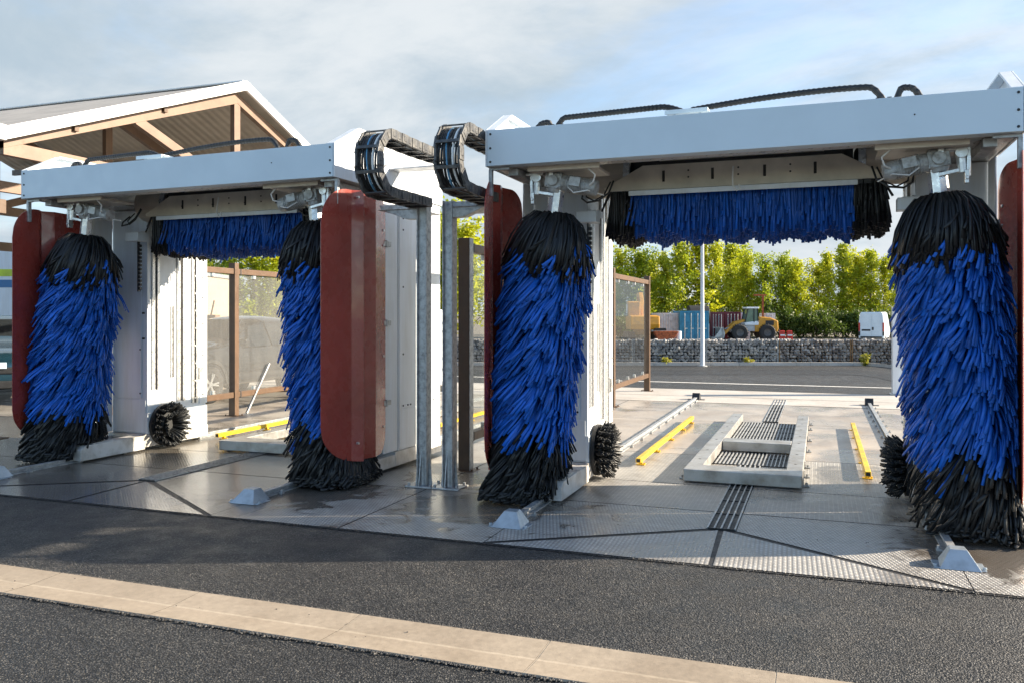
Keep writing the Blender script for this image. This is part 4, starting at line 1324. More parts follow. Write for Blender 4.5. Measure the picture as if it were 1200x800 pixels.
def van(loc, rz, label):
    t = thing('panel_van', label, 'van', loc, rz)
    # rear of the van at y=0, front towards +y
    st = [(0.0, .93, .40, 1.45, 2.46, .84), (0.05, .97, .38, 1.5, 2.50, .86), (3.6, .98, .38, 1.5, 2.52, .86), (4.2, .98, .38, 1.4, 2.3, .84), (4.8, .97, .38, 1.2, 1.55, .82), (5.5, .92, .38, 1.0, 1.15, .8), (5.7, .85, .42, .8, .95, .75)]
    vs, fs = [], []
    for y, w, zs, zb, zt, wr in st:
        half = [(w * .96, zs), (w, zs + .2), (w, zb), (wr, zt - .1), (wr - .12, zt)]
        ring = half + [(-x, z) for x, z in half[::-1]]
        vs += [(x, y, z) for x, z in ring]
    n = 10
    for j in range(len(st) - 1):
        for i in range(n):
            fs.append((j * n + i, j * n + (i + 1) % n, (j + 1) * n + (i + 1) % n, (j + 1) * n + i))
    fs += [tuple(range(n)), tuple(range((len(st) - 1) * n, len(st) * n))[::-1]]
    MB().add(vs, fs).build('body', MVAN, t, .03, smooth=False)
    for s in (-1, 1):
        d = MB(); d.prism([(s * .01, .55), (s * .80, .55), (s * .82, 1.5), (s * .74, 2.34), (s * .01, 2.36)], 1, -.03, -.004); dd = d.build('rear_door', MVAN, t, .02)
        d = MB(); d.prism([(s * .12, 1.55), (s * .72, 1.55), (s * .68, 2.15), (s * .12, 2.15)], 1, -.04, -.031); d.build('door_recess', MVAN, dd, .02)
        l = MB(); l.box(min(s * .84, s * .96), max(s * .84, s * .96), -.05, .06, .95, 1.65); l.build('tail_light', MLAMPR, t, .02)
        l = MB(); l.box(min(s * .84, s * .965), max(s * .84, s * .965), -.048, .06, .60, .94); l.build('lamp_base', MDARK, t, .02)
        for y in (.95, 4.6):
            wheel(t, (s * .87, y, .34), .34, .22, s)
        mm = MB(); mm.box(min(s * 1.0, s * 1.25), max(s * 1.0, s * 1.25), 4.1, 4.22, 1.35, 1.75); mm.build('mirror', MDARK, t, .03)
    h = MB(); h.box(.06, .18, -.055, -.031, 1.05, 1.3); h.build('handle', MDARK, t, .01)
    h = MB(); h.box(-.72, -.06, -.05, -.031, .98, 1.12); h.build('plate_panel', MDARK, t, .01)
    h = MB(); h.box(-.8, .8, -.10, -.001, .42, .54); h.build('bumper', MDARK, t, .02)
    return t
_p = at(1021, 68, -0.62)
van(_p, math.radians(-9), 'pale white panel van seen from behind, above the rubble wall')

def loader(loc, rz, label):
    t = thing('wheel_loader', label, 'wheel loader', loc, rz)   # faces -x
    for s in (-1, 1):
        for x in (-1.25, 1.25):
            o = wheel_x(t, (x, s * .85, .70), .70, .50, s)
    m = MB(); m.prism([(.2, .75), (2.25, .75), (2.35, 1.0), (2.3, 1.75), (1.6, 2.05), (.65, 2.12), (.45, 1.6), (.2, 1.4)], 1, -.62, .62); m.build('engine_cover', MORANGE, t, .08)
    m = MB(); m.box(1.15, 1.9, -.632, -.625, 1.35, 1.78); m.build('air_grille', MDARK, t)
    m = MB(); m.box(1.15, 1.9, .625, .632, 1.35, 1.78); m.build('air_grille', MDARK, t)
    m = MB(); m.box(-.9, .2, -.55, .55, .8, 1.35); m.box(-1.9, -.9, -.4, .4, .7, 1.2); m.build('chassis', MGREY, t, .04)
    m = MB(); m.prism([(-.75, 1.36), (.5, 1.36), (.55, 1.75), (-.75, 1.6)], 1, -.66, .66); m.build('cab_base', MW, t, .03)
    c = thing_part('cab', t)
    m = MB()
    for x, xt in ((-.7, -.45), (.1, .1), (.48, .42)):
        for y in (-.62, .62):
            m.bar((x, y, 1.6), (xt, y, 2.85), .08, .08, up=(0, 1, 0))
    m.build('cab_frame', MDARK, c)
    m = MB(); m.box(-.58, .55, -.7, .7, 2.85, 3.0); m.build('cab_roof', MW, c, .04)
    m = MB(); m.prism([(-.66, 1.62), (.44, 1.62), (.40, 2.84), (-.42, 2.84)], 1, -.60, .60); m.build('cab_window', paint('cab_glass', (.10, .17, .13), .08), c)
    for y in (-.45, .45):
        m = MB()
        m.prism([(-.6, 1.75), (-.45, 1.95), (-1.6, 1.65), (-2.75, .55), (-2.85, .42), (-2.65, .35), (-1.55, 1.35)], 1, y - .09, y + .09)
        m.build('lift_arm', MORANGE, t, .02)
    m = MB(); m.bar((-.9, 0, 1.5), (-2.4, 0, 1.0), .12, .12); m.build('hydraulic_ram', MGREY, t)
    m = MB(); m.prism([(-2.75, .15), (-3.7, .12), (-3.72, .2), (-3.1, .32), (-2.9, .6), (-3.0, 1.15), (-2.8, 1.1), (-2.65, .6)], 1, -1.1, 1.1)
    for y in (-1.1, 1.06):
        m.prism([(-2.75, .16), (-3.65, .16), (-3.0, 1.1), (-2.8, 1.05)], 1, y, y + .04)
    m.build('bucket', MGREY, t)
    m = MB(); m.box(2.36, 2.48, -.5, .5, .8, 1.0); m.build('counterweight', MDARK, t, .03)
    return t
def wheel_x(parent, c, r, w, side):
    c = Vector(c); t = MB()
    t.lathe(c, (0, side, 0), [(-w / 2, r * .5), (-w / 2, r * .9), (-w * .38, r), (w * .38, r), (w / 2, r * .9), (w / 2, r * .55), (w * .3, r * .5)], 28)
    for k in range(18):
        a = 2 * PI * k / 18
        t.obox(c + Vector((math.cos(a) * r, 0, math.sin(a) * r)), (math.cos(a), 0, math.sin(a)), (0, 1, .3), (-math.sin(a), 0, math.cos(a)), .07, w * .9, .08)
    o = t.build('wheel', MTYRE, parent)
    m = MB(); m.lathe(c, (0, side, 0), [(w * .2, 0), (w * .2, r * .3), (w * .32, r * .45), (w * .3, r * .5)], 24); m.build('rim', MDARKRIM, o)
    return o
loader(at(880, 77, -0.62), YAW, 'yellow wheel loader with its bucket down behind the rubble wall')

def excavator(loc, rz, label):
    t = thing('excavator', label, 'excavator', loc, rz)
    for y in (-.9, .9):
        m = MB(); m.prism([(-1.4, .35), (-1.1, .05), (1.1, .05), (1.4, .35), (1.1, .7), (-1.1, .7)], 1, y - .25, y + .25); m.build('track', MTYRE, t, .03)
    m = MB(); m.prism([(-.7, .85), (1.5, .85), (1.6, 1.2), (1.5, 1.75), (.2, 1.8), (-.7, 1.5)], 1, -1.0, 1.0); m.cyl((0, 0, .5), (0, 0, .86), .6, n=20); m.build('upper_body', MORANGE, t, .06)
    m = MB(); m.prism([(-.8, 1.0), (.4, 1.0), (.4, 2.7), (-.4, 2.75), (-.8, 2.0)], 1, -1.02, -.15); cb = m.build('cab', MORANGE, t, .06)
    m = MB(); m.prism([(-.68, 1.75), (.25, 1.75), (.25, 2.55), (-.36, 2.6)], 1, -1.035, -1.022); m.build('cab_window', MCARGLASS, cb)
    m = MB(); m.prism([(-.5, 1.4), (-.3, 1.7), (-1.8, 3.4), (-2.9, 3.3), (-2.9, 3.05), (-1.9, 3.05)], 1, .05, .35); m.build('boom', MORANGE, t, .03)
    m = MB(); m.prism([(-2.8, 3.4), (-3.05, 3.2), (-2.75, 1.2), (-2.6, 1.2)], 1, .08, .32); m.build('dipper_arm', MORANGE, t, .03)
    m = MB(); m.prism([(-2.9, 1.25), (-2.5, 1.25), (-2.2, .7), (-2.6, .5), (-2.9, .8)], 1, -.15, .55); m.build('bucket', MGREY, t, .02)
    return t
_e = excavator(at(752, 71, -0.62), YAW - PI / 2, 'yellow excavator behind the far corner post of the clear glass screen'); _e.scale = (1.2, 1.2, 1.25)

def container(px0, px1, zc, h, col, label, name='shipping_container', rz=YAW, L=3.0, doors=True):
    a, b = at(px0, zc, -.62), at(px1, zc, -.62)
    w = (b - a).length
    t = thing(name, label, 'container', (a + b) / 2, rz)
    m0 = paint('container_' + str(px0), col, .5, 0, .15, 3, 0.05, 20)
    m = MB(); m.box(-w / 2 + .06, w / 2 - .06, .05, L, .08, h - .06)
    x = -w / 2 + .15
    m.build('body', m0, t)
    f = MB()
    for s in (-1, 1):
        for y in (0, L - .1):
            f.box(min(s * w / 2, s * (w / 2 - .12)), max(s * w / 2, s * (w / 2 - .12)), y, y + .12, 0, h)
    f.box(-w / 2 + .12, w / 2 - .12, .0, .12, 0, .15); f.box(-w / 2 + .12, w / 2 - .12, .0, .12, h - .14, h)
    for s in (-1, 1):
        f.box(min(s * w / 2, s * (w / 2 - .11)), max(s * w / 2, s * (w / 2 - .11)), .05, L, h - .12, h - .003)
    f.build('corner_frame', m0, t, .01)
    if doors:
        for s in (-1, 1):
            d = MB(); x0, x1 = sorted((s * .015, s * (w / 2 - .13)))
            d.box(x0, x1, .0, .045, .16, h - .15)
            for k in range(3):
                z0 = .3 + (h - .6) * k / 3
                d.box(x0 + .08, x1 - .08, -.02, -.001, z0, z0 + (h - .6) / 3 - .12)
            dd = d.build('door', m0, t, .01)
            for q in (.25, .75):
                r = MB(); xx = x0 + (x1 - x0) * q; r.cyl((xx, -.045, .2), (xx, -.045, h - .2), .03, n=8); r.box(xx - .02, xx + .22, -.06, -.03, 1.1, 1.16); r.build('lock_bar', MALU, dd)
    else:
        r = MB(); x = -w / 2 + .14
        while x < w / 2 - .2:
            r.box(x, x + .11, -.03, .05, .16, h - .15); x += .22
        r.build('ribbed_wall', m0, t, .01)
    return t
container(797, 830.5, 72, 2.62, (0.02, 0.19, 0.33), 'blue shipping container with closed doors beside the lamp pole')
container(770, 796, 73, 2.45, (0.55, 0.57, 0.58), 'white ribbed container left of the blue one', doors=False)
container(832.5, 848.5, 78, 2.55, (0.13, 0.018, 0.03), 'dark red container standing next to the blue one')
container(849.5, 868, 78.5, 2.57, (0.14, 0.02, 0.032), 'dark red container behind the wheel loader arms')
container(868.5, 879, 80, 2.5, (0.60, 0.61, 0.62), 'small white container behind the wheel loader cab', doors=False, L=2)
container(897, 908.5, 80, 2.45, (0.66, 0.60, 0.58), 'off white cabin behind the tail of the wheel loader', 'site_cabin', doors=False, L=2)

def misc():
    t = thing('scrap_skip', 'low rust orange skip in front of the white ribbed container', 'skip', at(780, 69, -.62), YAW)
    mr = paint('rusty_orange', (0.35, 0.09, 0.03), .8, 0, .3, 6)
    m = MB(); m.prism([(-.7, .3), (.6, .3), (1.0, .95), (-1.0, .95)], 1, -.5, .5); m.build('skip_body', mr, t, .02)
    m = MB(); m.prism([(-.95, 1.0), (.0, 1.0), (-.05, 1.2), (-.9, 1.2)], 1, -.4, .4); m.build('scrap_load', MDARK, t)
    t = thing('water_drum', 'small white drum between the skip and blue container', 'drum', at(795.5, 69, -.62), 0)
    m = MB(); m.lathe((0, 0, 0), (0, 0, 1), [(0, 0), (0, .22), (.5, .23), (.95, .22), (.98, .0)], 18); m.build('drum_body', MVAN, t, smooth=True)
    t = thing('storage_tank', 'dark round topped tank standing behind the blue container', 'tank', at(818, 77, -.62), YAW)
    m = MB(); m.cyl((-.9, 0, 2.2), (.9, 0, 2.2), .95, n=24); m.build('tank_shell', MDARK, t, .05)
    for x in (-.9, .6):
        m = MB(); m.box(x, x + .3, -.6, .6, 0, 1.6); m.build('cradle', MGREY, t)
    t = thing('rusty_mast', 'thin rusty T shaped mast behind the wheel loader', 'mast', at(894, 80, -.62), YAW)
    m = MB(); m.box(-.08, .08, -.08, .08, 0, 4.1); m.build('mast_pole', mr, t); m = MB(); m.box(-.9, .3, -.06, .06, 4.102, 4.25); m.build('mast_arm', mr, t)
    for px, lab in ((916.5, 'red and white plastic barrier just right of the wheel loader'), (925, 'small red barrel on the yard, far right of the loader')):
        t = thing('site_barrier', lab, 'barrier', at(px, 72, -.62), YAW)
        mrd = MLAMPR
        m = MB(); m.prism([(-.3, 0), (.3, 0), (.22, .5), (.2, .95), (-.2, .95), (-.22, .5)], 1, -.15, .15); m.build('barrier_body', mrd, t, .04)
        m = MB(); m.box(-.2, .2, -.16, -.152, .5, .62); m.build('band', MW, t)
misc()

t = thing('lamp_pole', 'tall pale grey lamp pole in front of the rubble wall', 'lamp pole', at(823, 26.9, 0), YAW)
m = MB(); m.tube([(0, 0, .02), (0, 0, 1.2), (0, 0, 6.0)], [.075, .062, .045], 14); m.build('pole', MGALV2 if 'MGALV2' in globals() else paint('pale_pole', (0.62, 0.63, 0.64), .45, .1, .06, 6), t, smooth=True)
m = MB(); m.cyl((0, 0, 0), (0, 0, .02), .16, n=16); m.cyl((0, 0, 3.9), (0, 0, 4.0), .075, n=14); m.build('collar', MGALV, t)
m = MB(); m.tube([(0, 0, 5.9), (0, -.1, 6.1), (0, -.5, 6.2)], .035, 10); m.prism([(-.4, 6.16), (-.95, 6.2), (-.95, 6.25), (-.4, 6.27)], 0, -.11, .11); m.build('lamp_head', MGREY, t, .01)

t = thing('info_board', 'white board with lime and blue bands at the far left edge', 'board', at(9, 24, 0), YAW)
m = MB(); m.box(-.45, .45, -.05, .05, 1.2, 3.6); m.build('board', MW, t, .01)
m = MB(); m.box(-.45, .45, -.056, -.051, 2.72, 2.92); m.build('lime_band', paint('lime', (0.5, .62, .03), .4), t)
m = MB(); m.box(-.45, .45, -.056, -.051, 2.40, 2.62); m.build('blue_band', paint('band_blue', (0.03, .16, .36), .4), t)
for s in (-.35, .35):
    m = MB(); m.box(s - .04, s + .04, .051, .1, 0, 3.5); m.build('leg', MGALV, t)

# cream cabin and things seen dimly through the left screen
def cabin():
    p = at(199, 21.5, 0)
    t = thing('service_cabin', 'cream walled service cabin with a roof railing, behind the dark parked car', 'cabin', p, YAW)
    mc = paint('cream_wall', (0.38, 0.31, 0.24), .6, 0, .06, 2)
    m = MB(); m.box(-1.3, .52, 0, 3.0, 0.02, 2.66); m.build('wall', mc, t, .01)
    m = MB(); m.box(-1.36, .58, -.06, 3.06, 2.662, 2.76); m.build('roof', MEND, t, .01)
    m = MB()
    for x in (-.9, 0.1, .5):
        m.bar((x, 0.05, 2.76), (x, 0.05, 3.1), .03, .03)
    m.bar((-1.2, .05, 3.1), (.52, .05, 3.1), .03, .03); m.bar((-1.2, .05, 2.93), (.52, .05, 2.93), .02, .02)
    m.build('railing', MALU, t)
    t = thing('waste_bin', 'tan bin with a stick poking out of it, before the cream cabin', 'bin', at(246, 19.5, 0), YAW)
    m = MB(); m.prism([(-.15, .02), (.15, .02), (.19, 1.62), (-.19, 1.62)], 1, -.17, .17); m.build('bin_body', MTAN, t, .02)
    m = MB(); m.bar((0, 0, 1.5), (.1, 0, 1.95), .03, .03); m.build('stick', MBROWN, t)
cabin()

# ------------------------------------------------------------------ rubble walls
def gabion_proto(w, h, d, seed):
    rng = random.Random(seed)
    bm = bmesh.new()
    def stone(c, r):
        m = bmesh.ops.create_icosphere(bm, subdivisions=1, radius=1)
        sx, sy, sz = (r * rng.uniform(.8, 1.35) for _ in range(3))
        rot = Matrix.Rotation(rng.uniform(0, 6), 3, Vector((rng.random(), rng.random(), rng.random())).normalized())
        for v in m['verts']:
            q = v.co * rng.uniform(.8, 1.12)
            v.co = rot @ Vector((q.x * sx, q.y * sy, q.z * sz)) + Vector(c)
    nx, nz = int(w / .115), int(h / .10)
    for i in range(nx):
        for k in range(nz):
            stone((-w / 2 + (i + .5 + rng.uniform(-.25, .25) + .25 * (k % 2)) * w / nx, rng.uniform(-.02, .03) + .05, (k + .5 + rng.uniform(-.2, .2)) * h / nz), rng.uniform(.052, .075))
        for j in range(1, 4):
            stone((-w / 2 + (i + .5) * w / nx, .05 + .14 * j, h - .07 + rng.uniform(-.03, .02)), .075)
    me = bpy.data.meshes.new('stone_fill'); bm.to_mesh(me); bm.free()
    return me
def stone_mat():
    m, nt, b = new_mat('rubble_stone')
    p = pos(nt)
    v = N(nt, 'ShaderNodeTexVoronoi'); v.inputs['Scale'].default_value = 8; nt.links.new(p, v.inputs['Vector'])
    s = N(nt, 'ShaderNodeSeparateColor'); nt.links.new(v.outputs['Color'], s.inputs[0])
    c = ramp(nt, s.outputs[0], [(0, (.10, .10, .105)), (.5, (.29, .28, .265)), (.8, (.46, .43, .39)), (1, (.62, .58, .53))])
    c = mixc(nt, mrange(nt, noise(nt, p, 18, 5), .3, .7, 0, .6), c, (.17, .16, .15))
    nt.links.new(c, b.inputs['Base Color']); b.inputs['Roughness'].default_value = .85
    bump(nt, b, noise(nt, p, 40, 4), .5, .01)
    return m
MSTONE = stone_mat()
GW, GH = 2.32, .82
gm = [gabion_proto(GW, GH, .5, 3 + i) for i in range(3)]
for g_ in gm:
    g_.materials.append(MSTONE)
glab = {3: 'rubble filled wall block behind the left half of the clear screen', 4: 'rubble filled wall block in front of the white and blue containers', 5: 'rubble filled wall block right of the lamp pole', 6: 'rubble filled wall block below the tail of the wheel loader', 7: 'rubble filled wall block left of the white van', 8: 'rubble filled wall block below the white van'}
MROD = paint('rust_rod', (.28, .16, .07), .7, .3, .2, 9)
for i in range(13):
    xc = 6.36 + (i - 5) * 2.385 + 1.19
    p = to_world(xc, 27.6, 0.0)
    t = thing('rubble_wall', glab.get(i, 'rubble filled wall block hidden behind the gantries and brushes'), 'wall', p, YAW, 'rubble filled wire wall blocks')
    o = bpy.data.objects.new('stone_fill', gm[i % 3]); COL.objects.link(o); o.parent = t
    m = MB()
    for x in (-GW / 2 - .005, GW / 2 + .005):
        m.box(x - .012, x + .012, -.06, -.035, 0, GH + .01)
    z = 0.05
    while z < GH:
        m.box(-GW / 2 + .01, GW / 2 - .01, -.053, -.047, z, z + .004); z += .1
    x = -GW / 2 + .1
    while x < GW / 2:
        m.box(x, x + .004, -.052, -.046, 0, GH); x += .1
    m.build('wire_cage', MROD if i in (6, 7) else MGALV, t)
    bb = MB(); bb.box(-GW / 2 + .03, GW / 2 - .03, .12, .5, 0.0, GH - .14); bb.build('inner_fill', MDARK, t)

# ------------------------------------------------------------------ trees
def leaf_cloud(pts, size, rng, name, mats, parent, tint):
    n = len(pts)
    a = rng.normal(size=(n, 3)); a /= np.linalg.norm(a, axis=1, keepdims=True)
    b = np.cross(a, rng.normal(size=(n, 3))); b /= np.linalg.norm(b, axis=1, keepdims=True)
    s = size * (0.7 + 0.6 * rng.random((n, 1)))
    V = np.stack([pts - a * s, pts + b * s * .55, pts + a * s, pts - b * s * .55], 1).reshape(-1, 3)
    F = np.arange(n * 4)
    me = bpy.data.meshes.new(name)
    me.vertices.add(n * 4); me.vertices.foreach_set('co', V.ravel().astype(np.float32))
    me.loops.add(n * 4); me.loops.foreach_set('vertex_index', F.astype(np.int32))
    me.polygons.add(n); me.polygons.foreach_set('loop_start', (np.arange(n) * 4).astype(np.int32))
    me.materials.append(mats); me.update(calc_edges=True)
    q = me.attributes.new('tint', 'FLOAT', 'POINT'); q.data.foreach_set('value', np.repeat(tint, 4).astype(np.float32))
    o = bpy.data.objects.new(name, me); COL.objects.link(o); o.parent = parent
    return o

def make_tree(seed, H, spread, nleaf, name, label, group, size=.12, lm=None, low=.12):
    rng = np.random.default_rng(seed)
    t = thing(name, label, 'tree', (0, 0, -50), 0, group)
    tr = MB(); bend = rng.normal(0, .12, 2)
    tr.tube([(0, 0, 0), (bend[0] * .4, bend[1] * .4, H * .3), (bend[0], bend[1], H * .65), (bend[0] * 1.2, bend[1] * 1.2, H * .97)], [.11, .085, .05, .012], 8)
    pts, tint = [], []
    nl = 34
    for i in range(nl):
        f = low + (0.97 - low) * (i / nl) ** .9
        h = H * f
        a = i * 2.4 + rng.normal(0, .4)
        ln = spread * (1.05 - f) ** .75 * (0.35 + 1.05 * rng.random()) * min(1, .55 + f * 2)
        tilt = math.radians(30 + 26 * (1 - f) + rng.normal(0, 8))
        d = np.array([math.cos(a) * math.sin(tilt), math.sin(a) * math.sin(tilt), math.cos(tilt)])
        p0 = np.array([bend[0] * f, bend[1] * f, h]); L = ln / math.sin(tilt) if tilt > .4 else ln * 2
        L = min(L, H * .34)
        tr.tube([p0, p0 + d * L * .5 + np.array([0, 0, .03 * L]), p0 + d * L], [.035 * (1.1 - f), .02 * (1.1 - f), .004], 5)
        k = int(nleaf / nl * (0.4 + ln / spread))
        q = rng.random(k) ** .7
        P = p0 + d * (q * L)[:, None] + rng.normal(size=(k, 3)) * (0.16 + .20 * ln / spread * (1 - .5 * q))[:, None] * np.array([1, 1, .9])
        pts.append(P); tint.append(np.clip(0.35 * rng.random() + .65 * rng.random(k), 0, 1))
    k = int(nleaf * .05)
    P = np.array([bend[0], bend[1], H * .9]) + rng.normal(size=(k, 3)) * np.array([.14, .14, H * .05]); pts.append(P); tint.append(rng.random(k))
    tr.build('trunk', MBARK, t, smooth=True)
    leaf_cloud(np.concatenate(pts), size, rng, 'crown', lm or MLEAF, t, np.concatenate(tint))
    return t
GT = 'young trees behind the yard'
protos = [make_tree(21, 8.6, 2.9, 5600, 'young_tree', 'x', GT), make_tree(22, 8.0, 2.2, 5200, 'young_tree', 'x', GT), make_tree(23, 9.0, 1.75, 4600, 'young_tree', 'x', GT), make_tree(24, 7.6, 3.2, 5600, 'young_tree', 'x', GT)]
PH = [8.6, 8.0, 9.0, 7.6]
used = set()
spec = [  # px, depth, top y, proto, label
    (708, 84, 300, 1, 'bushy yellow green tree just right of the left column of the right gantry'),
    (727, 86, 296, 0, 'yellow green tree rising above the brown frame of the clear glass screen'),
    (748, 85, 299, 3, 'pale green tree rising over the far corner post of the clear glass screen'),
    (778, 88, 303, 1, 'green tree behind the white ribbed container'),
    (797, 84, 284, 0, 'tall full crowned tree behind the blue container'),
    (818, 86, 281, 3, 'tall tree directly behind the lamp pole'),
    (838, 85, 290, 0, 'full crowned tree behind the dark red containers'),
    (857, 89, 287, 2, 'slender pale green tree behind the lift arms of the wheel loader'),
    (878, 87, 300, 1, 'loose crowned tree behind the cab of the wheel loader'),
    (898, 85, 307, 3, 'bright yellow tree behind the rusty mast'),
    (917, 86, 303, 0, 'bright yellow green tree above the red barrier'),
    (936, 85, 308, 1, 'bright yellow tree just left of the low gap in the tree line'),
    (957, 89, 314, 3, 'darker green tree in the low gap of the tree line'),
    (969, 86, 297, 2, 'slender tree first right of the low gap in the tree line'),
    (988, 87, 287, 2, 'tallest pointed tree right of the low gap'),
    (1004, 88, 302, 1, 'thin leaved tree left of the white van'),
    (1020, 86, 294, 2, 'slender pointed tree behind the white van'),
    (1036, 87, 305, 0, 'yellow green tree behind the right side of the white van'),
    (1052, 85, 296, 2, 'last tree of the row, beside the right hand brush'),
    (505, 58, 262, 0, 'bright tree behind the left galvanised post'),
    (519, 60, 252, 3, 'bright yellow green tree seen in the slit between the galvanised posts'),
    (547, 58, 268, 0, 'green tree glimpsed beside the first post of the clear screen'),
    (212, 56, 300, 3, 'leafy tree top behind the edge of the left column'),
    (240, 54, 294, 0, 'leafy tree top above the railing of the cream cabin'),
    (268, 55, 290, 3, 'leafy tree top behind the hazy screen post'),
    (296, 54, 293, 0, 'bright green tree top right of the hazy screen post'),
    (325, 56, 292, 3, 'bright green tree top by the right brush of the left gantry'),
    (763, 96, 306, 3, 'distant tree filling the gap between the screen post and the white container'),
    (868, 98, 296, 0, 'distant tree showing between the crowns above the wheel loader'),
    (926, 97, 312, 3, 'distant low tree behind the bright yellow ones'),
    (995, 98, 300, 0, 'distant tree showing between the pointed crowns left of the van'),
    (352, 54, 290, 0, 'tree top mostly hidden by the right brush of the left gantry'),
]
rr = random.Random(4)
for px, zc, ty, k, lab in spec:
    ztop = EYE + (370 - ty) * zc / FOC
    hh = ztop + .62
    sc_ = hh / PH[k]
    if k not in used:
        o = protos[k]; used.add(k); o['label'] = lab
    else:
        o = dup(protos[k], label=lab)
    o.location = at(px, zc, -.62); o.rotation_euler = (0, 0, rr.uniform(0, 6.28)); wd = rr.uniform(.8, 1.45); o.scale = (sc_ * wd, sc_ * wd * rr.uniform(.85, 1.15), sc_)
# darker undergrowth at the feet of the trees
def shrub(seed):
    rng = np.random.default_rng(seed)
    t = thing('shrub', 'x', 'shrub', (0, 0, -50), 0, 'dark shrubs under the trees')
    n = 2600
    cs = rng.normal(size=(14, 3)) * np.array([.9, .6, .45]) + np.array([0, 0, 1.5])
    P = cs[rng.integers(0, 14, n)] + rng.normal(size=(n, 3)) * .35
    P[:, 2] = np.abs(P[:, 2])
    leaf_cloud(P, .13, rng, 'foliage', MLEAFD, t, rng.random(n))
    m = MB()
    for i in range(5):
        m.tube([(0, 0, 0), (cs[i][0] * .6, cs[i][1] * .6, 1.0), tuple(cs[i])], [.05, .03, .008], 6)
    m.build('stem', MBARK, t, smooth=True)
    return t
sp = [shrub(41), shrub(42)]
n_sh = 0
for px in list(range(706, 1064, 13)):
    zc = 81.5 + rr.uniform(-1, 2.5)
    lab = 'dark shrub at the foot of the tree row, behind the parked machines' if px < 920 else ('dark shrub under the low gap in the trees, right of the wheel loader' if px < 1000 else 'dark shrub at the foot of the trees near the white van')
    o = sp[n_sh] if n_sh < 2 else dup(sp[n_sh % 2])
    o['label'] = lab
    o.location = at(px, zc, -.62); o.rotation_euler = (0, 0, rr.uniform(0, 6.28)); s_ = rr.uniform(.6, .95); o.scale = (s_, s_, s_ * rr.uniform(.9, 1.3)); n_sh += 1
# weeds at the foot of the rubble wall
def weed(loc, label, h, seed, yel):
    rng = np.random.default_rng(seed)
    t = thing('weed', label, 'plant', loc, 0, 'weeds at the rubble wall')
    m = MB(); P = []
    for i in range(7):
        a = rng.random() * 6.28; e = np.array([math.cos(a) * .11, math.sin(a) * .10, h * (.6 + .4 * rng.random())])
        m.tube([(0, 0, 0), tuple(e * .5 + np.array([0, 0, .05])), tuple(e)], [.008, .006, .003], 5)
        P.append(e * rng.random((40, 1)) ** .5 + rng.normal(size=(40, 3)) * .04)
    m.build('stem', MLEAFD, t)
    leaf_cloud(np.concatenate(P), .035, rng, 'foliage', yel, t, rng.random(280))
MWEED = leaf('weed_yellow', (0.14, 0.18, 0.02), (0.40, 0.36, 0.03))
weed(at(781, 27.35, 0.0), 'yellow flowering weed in front of the blocks left of the lamp pole', .24, 1, MWEED)
weed(at(877, 27.35, 0.0), 'yellow flowering weed below the wheel loader', .24, 2, MWEED)
weed(at(1014, 27.0, 0.0), 'yellow green weed below the white van', .38, 3, MWEED)

# ------------------------------------------------------------------ sun, sky, camera
EL = math.radians(22.5)
AZX, AZY = 0.927, 0.375
sd = Vector((AZX * math.cos(EL), AZY * math.cos(EL), math.sin(EL))).normalized()
sun = bpy.data.lights.new('sun', 'SUN'); sun.energy = 5.0; sun.angle = math.radians(0.53); sun.color = (1.0, 0.86, 0.68)
so = bpy.data.objects.new('sun', sun); COL.objects.link(so)
so.rotation_euler = (-sd).to_track_quat('-Z', 'Y').to_euler(); so.location = sd * 40

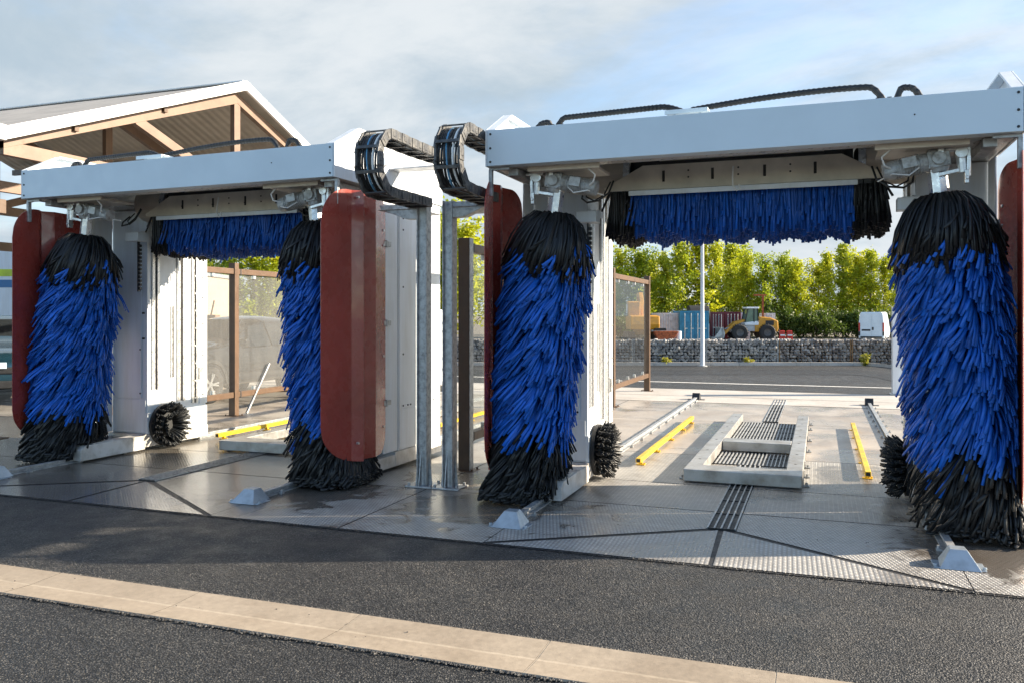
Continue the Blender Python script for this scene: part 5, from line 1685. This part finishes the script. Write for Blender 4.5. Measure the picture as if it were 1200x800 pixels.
w = bpy.data.worlds.new('World'); SC.world = w; w.use_nodes = True
nt = w.node_tree
bg = nt.nodes['Background']; bg.inputs['Strength'].default_value = 0.11
sky = N(nt, 'ShaderNodeTexSky'); sky.sky_type = 'NISHITA'; sky.sun_disc = False
sky.sun_elevation = EL; sky.sun_rotation = math.atan2(AZX, AZY); sky.dust_density = 0.4; sky.ozone_density = 2.5; sky.air_density = 1.0
tc = N(nt, 'ShaderNodeTexCoord')
sp_ = N(nt, 'ShaderNodeSeparateXYZ'); nt.links.new(tc.outputs['Generated'], sp_.inputs[0])
zz = math_(nt, 'ADD', math_(nt, 'MAXIMUM', sp_.outputs[2], 0.0), 0.22)
cb = N(nt, 'ShaderNodeCombineXYZ')
nt.links.new(math_(nt, 'DIVIDE', sp_.outputs[0], zz), cb.inputs[0]); nt.links.new(math_(nt, 'DIVIDE', sp_.outputs[1], zz), cb.inputs[1])
mp = N(nt, 'ShaderNodeMapping'); mp.inputs['Location'].default_value = (3.1, 1.7, 0); mp.inputs['Rotation'].default_value = (0, 0, YAW); mp.inputs['Scale'].default_value = (0.8, 1.0, 1)
nt.links.new(cb.outputs[0], mp.inputs[0])
cov = noise(nt, mp.outputs[0], 1.0, 9, 0.58, 0.6)
fine = noise(nt, mp.outputs[0], 2.7, 10, 0.62, 0.8)
fd = math_(nt, 'ADD', math_(nt, 'MULTIPLY', sp_.outputs[0], -SN), math_(nt, 'MULTIPLY', sp_.outputs[1], CS))
front = mrange(nt, fd, -0.35, 0.45, 0.12, 1.0, True)
dens = mrange(nt, math_(nt, 'ADD', math_(nt, 'MULTIPLY', cov, .75), math_(nt, 'MULTIPLY', fine, .25)), 0.30, 0.54, 0.45, 1.0, True)
shade = noise(nt, mp.outputs[0], 1.6, 8, 0.6, 0.4)
ccol = mixc(nt, mrange(nt, shade, .36, .66, 0, 1, True), (1.55, 1.9, 2.2), (2.5, 2.66, 2.78))
mix = mixc(nt, math_(nt, 'MULTIPLY', dens, front), sky.outputs[0], ccol)
nt.links.new(mix, bg.inputs['Color'])

cam = bpy.data.cameras.new('camera'); co = bpy.data.objects.new('camera', cam); COL.objects.link(co)
co.location = (0, 0, EYE); co.rotation_euler = (PI / 2, 0, YAW)
cam.sensor_width = 36; cam.lens = FOC / 1200 * 36; cam.shift_y = -30 / 1200; cam.clip_start = .05; cam.clip_end = 6000
SC.camera = co
vs_ = SC.view_settings; vs_.view_transform = 'Standard'; vs_.look = 'None'; vs_.exposure = 1.55; vs_.gamma = 1
SC.cycles.use_denoising = True
SC.cycles.max_bounces = 8; SC.cycles.transparent_max_bounces = 16
